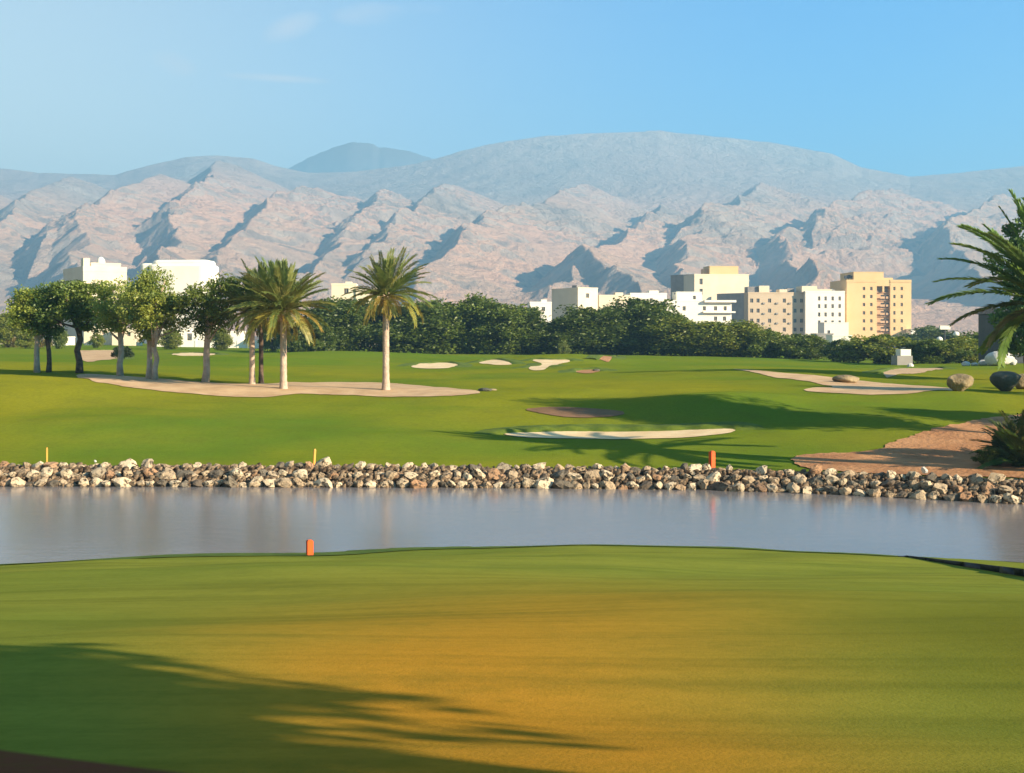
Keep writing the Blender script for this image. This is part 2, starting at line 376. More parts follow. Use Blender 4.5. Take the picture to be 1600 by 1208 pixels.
# fairway
pxs = np.concatenate([np.arange(-3000, -300, 60), np.arange(-300, 1900, 8), np.arange(1900, 4560, 60)])
offs = np.concatenate([[-2.0, -.6], np.linspace(0, 2.6, 22), np.exp(np.linspace(math.log(2.75), math.log(270), 320))])
PX, OF = np.meshgrid(pxs, offs); D0 = np.interp(PX, SH_PX, SH_D); Y = D0 + OF; X = (PX - 800) / F * Y
Y = far_shore(X) + OF; X = (PX - 800) / F * Y
fair = npmesh('fairway', np.stack([X, Y, TZ(X, Y)], -1).reshape(-1, 3), grid_faces(len(offs), len(pxs)), True)
fo = link('fairway', fair, M['grass_far']); tag(fo, 'rolling green fairway beyond the pond', kind='structure')
fair.materials.append(M['bank'])
nb = len(pxs) - 1; mi = np.zeros(len(fair.polygons), np.int32); mi[:nb * 23] = 1; fair.polygons.foreach_set('material_index', mi)
# plain between the fairway and the foot of the mountains
pr = np.array([300, 420, 700, 1000, 1400, 1900]); pc = np.linspace(-3200, 4800, 40)
PX, Y = np.meshgrid(pc, pr); X = (PX - 800) / F * Y; Z = 2.6 + 0 * X; Z[0] = TZ(X[0], Y[0]) - .5
link('valley_floor', npmesh('valley_floor', np.stack([X, Y, Z], -1).reshape(-1, 3), grid_faces(len(pr), 40)), M['plain'])['kind'] = 'structure'
bpy.data.objects['valley_floor']['label'] = 'dry plain below the mountains'
# near lawn
xs = np.concatenate([np.linspace(-70, -16, 40), np.linspace(-15.5, 15.5, 190), np.linspace(16, 70, 40)])
vs = np.concatenate([np.linspace(-40, 2, 30), np.linspace(2.2, 30, 170)]); tv = np.linspace(0, 1, 60)[1:]
XX = np.tile(xs, (len(vs) + len(tv), 1)); ns = near_shore(xs)
YY = np.concatenate([np.tile(vs[:, None], (1, len(xs))) * 1.0, 30 + (ns + .3 - 30)[None, :] * tv[:, None]])
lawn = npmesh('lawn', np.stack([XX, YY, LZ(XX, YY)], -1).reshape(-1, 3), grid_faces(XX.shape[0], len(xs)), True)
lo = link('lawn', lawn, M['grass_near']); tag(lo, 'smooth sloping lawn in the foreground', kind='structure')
mb = MB(); mb.poly([(-75, -60, -1.2), (75, -60, -1.2), (75, 24, -1.2), (-75, 24, -1.2)])
# water
wy0 = 20; mb = MB(); mb.poly([(-75, 20, 0), (75, 20, 0), (75, 55, 0), (-75, 55, 0)])
tag(mb.build('water', M['water']), 'still grey-blue pond', kind='structure')
mb = MB(); mb.poly([(-75, -42, -1.5), (75, -42, -1.5), (75, 62, -1.5), (-75, 62, -1.5)])
tag(mb.build('pond_bed', M['bank']), 'muddy pond bed', kind='structure')

def patch(name, pts, material, label, fn=None, lift=.035, step=None, zf=TZ, world=False, jit=.03):
    w = pts if world else [hit(*p) for p in pts]
    # densify and roughen the outline
    out = []; rnd = random.Random(len(w) * 7 + int(w[0][0] * 10))
    per = sum(math.dist(w[i], w[(i + 1) % len(w)]) for i in range(len(w))); step = step or max(.18, per / 220)
    n = len(w)
    def cr(p0, p1, p2, p3, t):
        return [.5 * (2*p1[k] + (p2[k]-p0[k])*t + (2*p0[k]-5*p1[k]+4*p2[k]-p3[k])*t*t + (3*p1[k]-p0[k]-3*p2[k]+p3[k])*t**3) for k in (0, 1)]
    for i in range(n):
        a, b = w[i], w[(i + 1) % n]; m_ = max(1, int(math.dist(a, b) / step))
        for k in range(m_):
            q = cr(w[i-1], a, b, w[(i+2) % n], k / m_); out.append((q[0] + rnd.uniform(-1, 1) * step * jit * 6, q[1] + rnd.uniform(-1, 1) * step * jit * 6))
    xs_ = [p[0] for p in out]; ys_ = [p[1] for p in out]; inner = []
    gx = max(.35, (max(xs_) - min(xs_)) / 70); gy = max(.25, (max(ys_) - min(ys_)) / 50)
    for X_ in np.arange(min(xs_), max(xs_), gx):
        for Y_ in np.arange(min(ys_), max(ys_), gy): inner.append((X_ + rnd.uniform(-.1, .1) * gx, Y_))
    V = [Vector(p) for p in out + inner]; nb_ = len(out)
    r = delaunay_2d_cdt(V, [], [list(range(nb_))], 1, 1e-5)
    vv = np.array([(p.x, p.y) for p in r[0]]); zz = zf(vv[:, 0], vv[:, 1]) + lift
    if name == 'sand_bunker' and material is not M['hollow_brown']:
        # raised turf lip round the far side of the bunker
        area = sum(out[i][0] * out[(i+1) % nb_][1] - out[(i+1) % nb_][0] * out[i][1] for i in range(nb_)); sg = 1 if area > 0 else -1
        LV, LF = [], []; k_ = 4
        for i in range(nb_):
            a, b = out[i - k_], out[(i + k_) % nb_]; tx, ty = b[0] - a[0], b[1] - a[1]; l_ = math.hypot(tx, ty) or 1; nx, ny = sg * ty / l_, -sg * tx / l_
            hgt = max(0, min(1, (ny + .15) * 2)) * (.13 + .05 * math.sin(i * .7)); p = out[i]
            for w__, hh_ in ((-.12, -.02), (.12, hgt), (.5, hgt * .85), (1.5, -.03)):
                q = (p[0] + nx * w__, p[1] + ny * w__); LV.append((q[0], q[1], float(zf(np.array([q[0]]), np.array([q[1]]))[0]) + .04 + hh_ if hgt > .01 else float(zf(np.array([q[0]]), np.array([q[1]]))[0]) - .08))
        for i in range(nb_):
            for q in range(3): a = i * 4 + q; b = ((i + 1) % nb_) * 4 + q; LF.append((a, b, b + 1, a + 1))
        lip = link('bunker_lip', npmesh('bunker_lip', LV, LF, True), M['lip']); tag(lip, 'raised turf lip round a bunker', kind='structure')
    me = bpy.data.meshes.new(name); me.from_pydata([(a, b, c) for (a, b), c in zip(vv.tolist(), zz.tolist())], [], [list(f) for f in r[2]]); me.update()
    me.polygons.foreach_set('use_smooth', [True] * len(me.polygons))
    o = link(name, me, material); tag(o, label, kind='structure')
    # make sure the sheet faces up
    if len(me.polygons) and me.polygons[0].normal.z < 0: me.flip_normals()
    return o
patch('sand_strip', [(120,587),(160,586),(205,589),(280,595),(340,599),(400,600),(500,598),(560,598),(620,600),(690,606),(748,612),(735,617),(680,620),(610,621),(540,618),(470,616),(420,621),(350,620),(290,615),(220,608),(170,600),(140,593)], M['sand'], 'long curved sand strip under the palms')
patch('sand_bunker', [(643,573),(655,568.5),(680,567.5),(706,568),(716,571.5),(700,575.5),(660,576)], M['sand_pale'], 'pale oval bunker nearest the right-hand palm')
patch('sand_bunker', [(748,567),(765,563),(785,563.5),(800,569.5),(775,570.5)], M['sand_pale'], 'small pale bunker in the middle of the far fairway')
patch('sand_bunker', [(832,563),(860,562.5),(891,563.5),(872,570),(852,577),(826,575.5),(846,570)], M['sand_pale'], 'bent pale bunker before the grass mound')
patch('sand_bunker', [(900,580),(925,578),(938,580),(925,583.5),(905,583)], M['dirt'], 'tiny brown bunker below the grass mound')
patch('sand_bunker', [(929,560.5),(940,557.5),(962,557),(955,560.5),(940,562.5)], M['dirt'], 'brown sand patch at the foot of the tree line')
patch('sand_bunker', [(788,678),(850,675.5),(950,675),(1040,674),(1100,671.5),(1145,671),(1140,677),(1090,683),(1020,686),(900,686),(820,684)], M['sand_pale'], 'long narrow pale bunker across the near fairway')
patch('sand_bunker', [(822,641),(860,637),(910,638),(960,642),(975,648),(930,653),(880,652)], M['hollow_brown'], 'brown hollow above the long bunker')
patch('sand_path', [(1145,577),(1200,581),(1290,589),(1390,600),(1500,609),(1440,613),(1370,617.5),(1310,615),(1258,611),(1268,607),(1300,604),(1250,595),(1190,585)], M['sand'], 'sandy cart path curving past the boulders')
patch('sand_bunker', [(1379,582),(1400,577),(1440,576),(1474,576.5),(1445,582),(1400,587),(1381,586)], M['sand'], 'pinkish bunker in front of the stone hut')
patch('sand_bunker', [(124,549),(160,547.5),(187,548),(187,561),(160,563),(126,562)], M['sand'], 'tan bunker among the left-hand trunks')
patch('sand_bunker', [(270,553.5),(300,551.5),(336,553),(330,555.5),(280,556)], M['sand_pale'], 'thin pale bunker beside the dark trunk')
patch('dirt_track', [(1240,716),(1290,709),(1360,706),(1400,690),(1450,674),(1510,660),(1580,650),(1700,642),(1760,690),(1760,762),(1640,757),(1500,750),(1380,743),(1290,736),(1255,731)], M['dirt'], 'bare red-brown dirt above the stone wall', lift=.04, jit=.08)
# longer fringe grass along the pond edge of the lawn
fx = np.linspace(-20, 20, 60)
fw = lambda x: float(np.interp(x, [-20, -14, -6, -1, 5, 9, 16, 20], [7, 6.2, 2.6, 1.2, 1.4, 2.6, 5.5, 6]))
fr = [(x, float(near_shore(x)) - .35) for x in fx] + [(x, float(near_shore(x)) - .4 - fw(x)) for x in fx[::-1]]
patch('fringe_strip', fr, M['fringe'], 'darker fringe of grass along the near shore', zf=LZ, world=True, lift=.02, step=.35)

# ---------------------------------------------------------------- mountains
def build_mountains():
    mp = np.concatenate([np.arange(-1800, -150, 25), np.arange(-150, 1750, 2.0), np.arange(1750, 3400, 25)])
    md = np.concatenate([np.linspace(1350, 4700, 600), np.linspace(4720, 6000, 12)])
    PX, D = np.meshgrid(mp, md); X = (PX - 800) / F * D
    sky_px = [-1800, -700, -120, 0, 60, 180, 235, 290, 340, 395, 440, 480, 560, 640, 690, 760, 850, 950, 1030, 1110, 1200, 1300, 1345, 1420, 1500, 1600, 1900, 3400]
    sky_py = [300, 290, 262, 263, 271, 274, 259, 246, 243, 248, 262, 270, 268, 258, 246, 228, 213, 209, 206, 213, 222, 241, 262, 277, 271, 260, 240, 260]
    SK = np.interp(PX, sky_px, sky_py)
    base_d = [1350, 1700, 2200, 2700, 3200, 3800, 4500]; fr_ = [518, 498, 468, 432, 388, 325]
    py = np.zeros_like(PX)
    for i in range(len(base_d) - 1):
        lo_, hi_ = base_d[i], base_d[i + 1]; m_ = (D >= lo_) & (D <= hi_)
        a = fr_[i] if i < 6 else SK; b = np.maximum(fr_[i + 1], SK + 6 * (5 - i) + 4) if i + 1 < 6 else SK
        a = np.maximum(a, SK + 6 * (6 - i)) if i < 6 else a
        t = (D - lo_) / (hi_ - lo_); py = np.where(m_, a * (1 - t) + b * t, py)
    Z = CAMZ - (py - 520) / F * D
    zs = CAMZ - (SK - 520) / F * 4500; Z = np.where(D > 4500, zs - (D - 4500) * .25, Z)
    spurs = [
     [(250,285,3300),(180,318,2950),(118,350,2600),(138,398,2300),(112,470,1800)],
     [(335,262,3600),(318,290,3200),(300,318,2900),(268,350,2600)],
     [(330,330,2900),(262,362,2500),(282,400,2250),(225,450,1900)],
     [(500,305,3300),(438,322,3000),(418,352,2700),(372,385,2350),(330,440,2000)],
     [(905,298,3600),(850,330,3100),(775,348,2800),(738,378,2500),(690,425,2100),(652,480,1750)],
     [(600,318,3300),(570,360,2800),(520,400,2400),(470,465,1900)],
     [(1030,335,3300),(1008,362,2900),(968,398,2500),(905,440,2050),(850,485,1700)],
     [(925,402,2150),(940,440,1900),(975,480,1650)],
     [(1120,365,2900),(1078,392,2500),(1066,435,2050),(1035,482,1700)],
     [(1330,365,3000),(1232,398,2500),(1243,436,2050),(1275,485,1700)],
     [(1400,310,3500),(1330,328,3200),(1286,346,2950),(1280,376,2600)],
     [(1560,325,3300),(1480,372,2700),(1500,425,2200),(1560,480,1750)],
     [(110,285,3700),(58,306,3300),(20,345,2800),(-60,400,2400)],
     [(700,300,3500),(668,330,3050),(618,372,2600),(560,420,2200)],
     [(1180,300,3600),(1150,335,3100),(1090,350,2800)],
     [(-60,300,3400),(-140,350,2800),(-220,430,2100)], [(1720,320,3300),(1680,380,2700),(1720,460,2000)]]
    wx = 26 * fbm(X / 330, D / 330, 3, 31); wy = 26 * fbm(X / 330, D / 330, 3, 37)
    Xw, Dw = X + wx, D + wy
    ridge = np.full_like(Z, -1e9)
    for sp in spurs:
        pts = [P(*q) for q in sp]; e0 = pts[0] + (pts[0] - pts[1]) * .9; e0.z = pts[0].z; pts = [e0] + pts; lift = 14
        for a, b in zip(pts[:-1], pts[1:]):
            dx, dy = b.x - a.x, b.y - a.y; l2 = dx * dx + dy * dy
            t = np.clip(((Xw - a.x) * dx + (Dw - a.y) * dy) / l2, 0, 1)
            ex, ey = Xw - (a.x + t * dx), Dw - (a.y + t * dy); dist = np.hypot(ex, ey)
            side = dx * ey - dy * ex         # direction runs towards the viewer: sign tells the left or right flank
            s = np.where(side < 0, .86, .42)   # left flanks are steep
            ridge = np.maximum(ridge, a.z + t * (b.z - a.z) + lift - s * dist)
    k = 10.; Zs = np.logaddexp(Z / k, ridge / k) * k
    Z = np.where(D < 4400, Zs, Z)
    c, s = math.cos(.7), math.sin(.7); U, V = X * c + D * s, -X * s + D * c
    U2, V2 = U + 60 * gnoise(X / 400, D / 400, 51), V + 60 * gnoise(X / 400, D / 400, 52)
    fade = np.clip((D - 1350) / 500, 0.12, 1) * (1 - .84 * np.clip((D - 3200) / 900, 0, 1))
    rough = np.clip(.45 + 2.2 * fbm(X / 600, D / 600, 2, 77), .02, .9)
    Z = Z + fade * (9 * ridged(U2 / 700, V2 / 380, 2, 61) + rough * (9 * ridged(U2 / 230, V2 / 120, 4, 65, .55)))
    Z = Z + fade * rough * 6.0 * ridged(U2 / 65, V2 / 38, 3, 70, .6)
    rough2 = np.clip(.30 + 2.0 * fbm(X / 600 + 7, D / 600, 2, 83), 0, 1)
    Z = Z + fade * rough2 * 8 * ridged(U2 / 150, V2 / 85, 4, 87, .55)
    for sx, sy, sd, dp in ((520, 170, 101, 13), (330, 110, 103, 8)):
        g_ = gnoise(U2 / sx, V2 / sy, sd); m_ = np.clip(.5 + 1.6 * gnoise(X / 500, D / 500, sd + 1), 0, 1)
        Z = Z - fade * m_ * dp * np.exp(-(g_ * 11)**2)
    Z = np.where(D < 1500, Z - (1500 - D) * .25, Z)
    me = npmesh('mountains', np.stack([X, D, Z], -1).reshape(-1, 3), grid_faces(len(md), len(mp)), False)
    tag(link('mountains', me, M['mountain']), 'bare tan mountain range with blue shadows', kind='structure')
    # the farther blue peak that looks over the range
    mp = np.arange(300, 900, 4.); md = np.linspace(5600, 7200, 50); PX, D = np.meshgrid(mp, md); X = (PX - 800) / F * D
    sk = np.interp(PX, [300, 430, 452, 480, 520, 545, 552, 582, 592, 600, 640, 680, 760, 900], [290, 275, 262, 247, 230, 223, 221.5, 224, 231, 229.5, 236, 249, 275, 300])
    zc = CAMZ - (sk - 520) / F * 6400
    Z = zc - np.abs(D - 6400) * .45 + 8 * ridged(X / 200, D / 200, 4, 90) * np.clip(np.abs(D - 6400) / 200, 0, 1) + 3 * ridged(X / 60, D / 400, 2, 95)
    me = npmesh('distant_peak', np.stack([X, D, Z], -1).reshape(-1, 3), grid_faces(len(md), len(mp)), False)
    tag(link('distant_peak', me, M['mountain_far']), 'hazy blue peak behind the range', kind='structure')
build_mountains()
# ---------------------------------------------------------------- stone retaining wall of the pond
def build_wall():
    rnd = random.Random(5); proto = []
    for k in range(14):
        import bmesh
        bm = bmesh.new(); bmesh.ops.create_icosphere(bm, subdivisions=2, radius=1)
        ax = [Vector((rnd.gauss(0, 1), rnd.gauss(0, 1), rnd.gauss(0, 1))).normalized() for _ in range(13)]
        off = [rnd.uniform(.42, .82) for _ in ax]
        for v in bm.verts:
            p = v.co.normalized(); se = .84 / (abs(p.x)**4 + abs(p.y)**4 + abs(p.z)**4)**.25
            r = min([se] + [o_ / max(p.dot(a), 1e-3) for a, o_ in zip(ax, off) if p.dot(a) > 0])
            v.co = p * r * (1 + rnd.uniform(-.12, .10)) * 1.12
        me = bpy.data.meshes.new('stone'); bm.to_mesh(me); bm.free(); me.materials.append(M['stone']); proto.append(me)
    x0, x1 = (-15 - 800) / F * 54, (1625 - 800) / F * 49
    w = thing('stone_wall', (0, float(far_shore(0)), 0), 'rough dry-stone retaining wall along the far edge of the pond', 'wall')
    n = 0
    def stone(x, dy, z, sx, sy, sz):
        o = link('stone', proto[rnd.randrange(14)]); o.parent = w
        o.location = (x, float(far_shore(x)) + dy - float(far_shore(0)), z); o.scale = (sx, sy, sz)
        o.rotation_euler = (rnd.uniform(-.6, .6), rnd.uniform(-.6, .6), rnd.choice((0, 1.57, 3.14, 4.71)) + rnd.uniform(-.5, .5))
    for row, (z, dy, a, b) in enumerate([(.08, .05, .23, .38), (.33, 1.0, .22, .38), (.56, 2.0, .20, .36)]):
        x = x0 + rnd.random() * .2
        while x < x1:
            s = rnd.uniform(a, b) * (1.12 if x > 12 else 1.0) * rnd.choice((.8, 1, 1, 1.25)); x += s * .78
            stone(x, dy + rnd.uniform(-.08, .08), z + rnd.uniform(-.06, .08), s * rnd.uniform(1.0, 1.25), s * rnd.uniform(.8, 1.2), s * rnd.uniform(.62, .95)); x += s * .72
            n += 1
    print('stones', n)
    # small rubble wedged between the big stones, too small to pick apart
    V = []; Fc = []; src = proto[0]; sv = np.array([v.co[:] for v in src.vertices]); sf = np.array([p.vertices[:] for p in src.polygons])
    rs = np.random.RandomState(3)
    for k in range(3200):
        x = rs.uniform(x0, x1); s = rs.uniform(.05, .13); z = rs.uniform(.0, .62); dy = .0 + z * 3.4 + rs.uniform(-.15, .1); s *= 1.5
        q = sv[:, rs.permutation(3)] * s * rs.uniform(.7, 1.2, 3) + [x, float(far_shore(x)) + dy - float(far_shore(0)), z]
        Fc.append(sf + len(V) * len(sv)); V.append(q)
    rub = npmesh('rubble', np.concatenate(V), np.concatenate(Fc)); o = link('rubble', rub, M['rubble'], w); o['kind'] = 'stuff'
    for px, py, r_, lab in ((156, 725.5, .085, 'small round white stone sitting on the wall crest at the left'), (1387, 735, .20, 'pale stone perched on the wall crest before the dirt')):
        x = (px - 800) / F * 55.6; y = float(far_shore(x)) + 2.45
        o = link('loose_stone', proto[3].copy()); o.data.materials.clear(); o.data.materials.append(M['rock_white'])
        o.location = (x, y, max(tz(x, y), .72) + r_ * .55); o.scale = (r_, r_, r_ * .85); tag(o, lab, 'stone')
build_wall()

# ---------------------------------------------------------------- marker posts
def post(name, px, dy, h, wd, m, label, rot=.6, tilt=0, z=None, y=None):
    yy = float(far_shore((px - 800) / F * 56)) + dy if y is None else y
    x = (px - 800) / F * yy; zz = (tz(x, yy) if z is None else z) - .03
    t = thing(name, (x, yy, zz), label, 'post', 'painted marker posts', rz=rot); t.rotation_euler.y = tilt
    b = MB(); q = wd / 2; b.box(-q, -q, 0, q, q, h * .93)
    b.build('shaft', m, t)
    b = MB(); c = q * .98; zt_ = h * .93 + .001; e = q * .55; n = 0
    b.v += [(-c,-c,zt_),(c,-c,zt_),(c,c,zt_),(-c,c,zt_),(-e,-e,h),(e,-e,h),(e,e,h),(-e,e,h)]
    b.f += [(4,5,6,7),(0,1,5,4),(1,2,6,5),(2,3,7,6),(3,0,4,7),(0,3,2,1)]
    b.build('cap', m, t); return t
post('marker_post', 73.5, 2.95, .83, .065, M['stake_yellow'], 'thin yellow stake at the wall on the far left', .4)
post('marker_post', 490.5, 2.95, .80, .085, M['stake_yellow'], 'thin yellow-orange stake at the wall left of centre', .5, .06)
post('marker_post', 1112.5, 2.95, .78, .20, M['stake_orange'], 'thick orange stake at the wall on the right', .5)
yp = 32.5; xp = (484 - 800) / F * yp
yp = float(near_shore(xp)) - 2.2; xp = (484 - 800) / F * yp
post('marker_post', 484, 0, .46, .16, M['stake_orange'], 'squat orange square post on the near shore', .42, 0, lz(xp, yp), yp)

# low black band raised along the right-hand near shore
def dark_band():
    xs_ = np.linspace(1405, 1800, 60); V = []
    for px in xs_:
        py = np.interp(px, [1405, 1500, 1600, 1800], [868.5, 884.5, 901, 940]); hp = np.interp(px, [1405, 1500, 1600, 1800], [1, 6, 10.5, 18])
        d = np.linspace(12, 37, 900); x = (px - 800) / F * d; e = LZ(x, d) - (CAMZ - (py - 520) / F * d); k = np.where(e[:-1] * e[1:] <= 0)[0]
        k = k[0] if len(k) else 700
        y = float(d[k]); x = float(x[k]); h = hp * y / F
        z0, z1 = lz(x, y), lz(x, y + .15)
        V += [(x, y - .02, z0 - .06), (x, y, z0 + h), (x, y + .12, z0 + h), (x, y + .16, z1 - .06)]
    Fc = []
    for i in range(len(xs_) - 1):
        a = i * 4; b = a + 4
        for k in range(4): Fc.append((a + k, b + k, b + (k + 1) % 4, a + (k + 1) % 4))
    o = link('shore_band', npmesh('shore_band', V, Fc), M['dark_band']); tag(o, 'black band along the near shore on the right', 'edging')
dark_band()

# ---------------------------------------------------------------- boulders
def boulder(px, d, wpx, hpx, m, label, seed, narrow=.25, name='boulder'):
    import bmesh
    x = (px - 800) / F * d; w = 1.15 * wpx / F * d; h = 1.12 * hpx / F * d; z = tz(x, d)
    bm = bmesh.new(); bmesh.ops.create_icosphere(bm, subdivisions=4, radius=1)
    co = np.array([v.co[:] for v in bm.verts]); rs = np.random.RandomState(seed)
    for _ in range(9):
        a = rs.normal(size=3); a /= np.linalg.norm(a); o_ = rs.uniform(.72, .92); dt = co @ a; co = np.where((dt > o_)[:, None], co - a * (dt - o_)[:, None] * .85, co)
    n = gnoise(co[:, 0] * 2 + 9, co[:, 1] * 2 + co[:, 2] * 1.3, seed) * .07 + gnoise(co[:, 0] * 6, co[:, 1] * 6 + co[:, 2] * 5, seed + 1) * .025
    co = co * (1 + n)[:, None]
    tz_ = np.clip((co[:, 2] + 1) / 2, 0, 1); f = 1 - narrow * (1 - tz_)**1.2 * 1.6
    co[:, 0] *= w / 2 * f; co[:, 1] *= w / 2 * .8 * f; co[:, 2] = (tz_ - .06) * h
    for v, c in zip(bm.verts, co): v.co = c
    me = bpy.data.meshes.new(name); bm.to_mesh(me); bm.free(); me.polygons.foreach_set('use_smooth', [True] * len(me.polygons))
    o = link(name, me, m); o.location = (x, d, z - .05); tag(o, label, 'boulder', 'boulders beside the cart path' if name == 'boulder' else None); return o
def dd(px, py): return hit(px, py)[1]
boulder(1499, dd(1499, 611), 49, 27, M['boulder'], 'tan rounded boulder beside the cart path, undercut at its base', 3, .36)
boulder(1571, dd(1571, 612) + .5, 54, 31, M['boulder_dark'], 'dark boulder near the right edge, wider at the top', 8, .44)
boulder(1600, dd(1590, 612) + 1.9, 30, 25, M['boulder'], 'tan boulder half hidden behind the dark one at the right edge', 5, .1)
boulder(1322, dd(1322, 598), 40, 13, M['boulder'], 'low flat boulder lying above the sandy path', 12, .05)
boulder(758, dd(758, 611), 20, 6, M['boulder_dark'], 'flat dark stone at the tip of the sand strip', 15, .05, 'flat_stone')
boulder(769, dd(769, 610), 13, 4, M['boulder'], 'small pale flat stone beside the dark one at the sand tip', 16, .05, 'flat_stone')
boulder(932, dd(932, 580), 11, 4.5, M['boulder_dark'], 'small black stone beside the tiny brown bunker', 17, .05, 'flat_stone')

# ---------------------------------------------------------------- vegetation
def leaf_cloud(cent, rad, n, size, rs, flat=1.0, aspect=.55):
    """n rhombic leaves scattered in gaussian clumps"""
    k = rs.randint(0, len(cent), n); dirv = rs.normal(size=(n, 3)); dirv /= np.linalg.norm(dirv, axis=1)[:, None]
    rr = rs.rand(n)**.45; p = cent[k] + dirv * (rad[k] * rr)[:, None] * [1, 1, flat]
    a = rs.normal(size=(n, 3)) + dirv * .6; a[:, 2] += .3; a /= np.linalg.norm(a, axis=1)[:, None]
    b = np.cross(a, rs.normal(size=(n, 3))); b /= np.linalg.norm(b, axis=1)[:, None]
    s = size * rs.uniform(.6, 1.3, n)[:, None]
    V = np.stack([p - a * s, p + b * s * aspect, p + a * s, p - b * s * aspect], 1).reshape(-1, 3)
    return V, np.arange(n * 4).reshape(-1, 4)

def tree_meshes(seed, h=8., cr=2.2, trunk=3.6, n=9000, size=.10, nc=60, tr=.17, crown_h=None, lean=0., shape='round', clump=(.45, .95), trunk_split=True):
    """a broadleaf tree of height h: (crown mesh, trunk mesh)"""
    rs = np.random.RandomState(seed); ch = crown_h or (h - trunk); cz = h - ch / 2
    c = []
    while len(c) < nc:
        q = rs.uniform(-1, 1, 3); r = np.linalg.norm(q)
        if r > 1 or r < .30 and rs.rand() < .7: continue
        w = 1.0 + .22 * math.sin(3 * math.atan2(q[1], q[0]) + seed) 
        if shape == 'cone': w *= 1.25 - .75 * (q[2] + 1) / 2
        if shape == 'vase': w *= .62 + .5 * (q[2] + 1) / 2
        if shape == 'mound': w *= 1.15 - .45 * max(q[2], -.2)
        c.append((q[0] * cr * w * .86, q[1] * cr * w * .86, cz + q[2] * ch / 2 * .88))
    c = np.array(c); c[:, 0] += lean * (c[:, 2] - trunk); rad = rs.uniform(*clump, len(c)) * cr / 2.2
    V, Fc = leaf_cloud(c, rad, n, size, rs, .85)
    crown = npmesh('crown', V, Fc); crown.materials.append(M['leaf'])
    b = MB(); top = (lean * 1.0, 0, trunk + ch * .25); pts = [(0, 0, -.25)]; m_ = 6
    for i in range(1, m_ + 1):
        t = i / m_; pts.append((top[0] * t + rs.normal() * .05, rs.normal() * .05, top[2] * t))
    b.tube(pts, [tr * (1.25 if i == 0 else 1.0 - .35 * i / m_) for i in range(m_ + 1)], 9)
    for k in range(9):
        e = c[rs.randint(len(c))]; s = Vector(pts[3 + k % 3]); e = Vector(e)
        mid = s.lerp(e, .5) + Vector((rs.normal() * .12, rs.normal() * .12, -.1))
        b.tube([s, mid, e], [tr * .48, tr * .3, tr * .09], 6)
    tm = b.mesh('trunk', True)
    return crown, tm
def place_tree(name, meshes, loc, label, cat='tree', group=None, rz=0, sc=(1, 1, 1), tint=(1, 1, 1), bark='bark_dark'):
    t = thing(name, loc, label, cat, group, rz, sc)
    cr = link('crown', meshes[0], None, t); cr.color = (*tint, 1)
    tr = bpy.data.objects.new('trunk', meshes[1]); COL.objects.link(tr); tr.parent = t
    if not meshes[1].materials: meshes[1].materials.append(M[bark])
    return t

# date palms -------------------------------------------------------------
def frond_mesh(seed, Ln=3.4, droop=.5, nl=58, ll=.55, width=.028):
    rs = np.random.RandomState(seed); V = []; Fc = []
    ts = np.linspace(0, 1, 15); ang = .15 - droop * ts**1.3 * 1.9; step = Ln / 14
    x = np.concatenate([[0], np.cumsum(np.cos(ang[:-1]) * step)]); z = np.concatenate([[0], np.cumsum(np.sin(ang[:-1]) * step)])
    for i, t in enumerate(ts):
        r = .035 * (1 - t * .85); V += [(x[i], -r, z[i]), (x[i], r, z[i]), (x[i], 0, z[i] + r * 1.3)]
    for i in range(14):
        a = i * 3; b = a + 3
        for k in range(3): Fc.append((a + k, a + (k + 1) % 3, b + (k + 1) % 3, b + k))
    for i in range(nl):
        t = .10 + .9 * i / (nl - 1) ; px_ = np.interp(t, ts, x); pz_ = np.interp(t, ts, z); an = np.interp(t, ts, ang)
        l = ll * (1.0 - .55 * abs(t - .42)**1.2 * 1.6) * rs.uniform(.85, 1.12)
        fw = np.array([math.cos(an), 0, math.sin(an)]); upv = np.array([-math.sin(an), 0, math.cos(an)])
        for sgn in (-1, 1):
            ph = R(rs.uniform(38, 58)) * (1 - .35 * t); lift = rs.uniform(.05, .5)
            dv = fw * math.cos(ph) + np.array([0, sgn * math.sin(ph) * math.cos(lift), 0]) + upv * math.sin(ph) * math.sin(lift)
            dv /= np.linalg.norm(dv); sd = np.cross(dv, upv); sd /= np.linalg.norm(sd) + 1e-9
            p0 = np.array([px_, 0, pz_]); p1 = p0 + dv * l * .5 + upv * .0; p2 = p0 + dv * l - np.array([0, 0, .10 * l])
            n = len(V); w_ = width * rs.uniform(.8, 1.2)
            V += [tuple(p0), tuple(p1 + sd * w_), tuple(p2), tuple(p1 - sd * w_)]; Fc.append((n, n + 1, n + 2, n + 3))
    me = npmesh('frond', V, Fc); me.materials.append(M['frond']); return me
FR = [frond_mesh(1, 3.3, .10), frond_mesh(2, 3.3, .32), frond_mesh(3, 3.2, .55), frond_mesh(4, 3.0, .8), frond_mesh(5, 3.2, .42)]
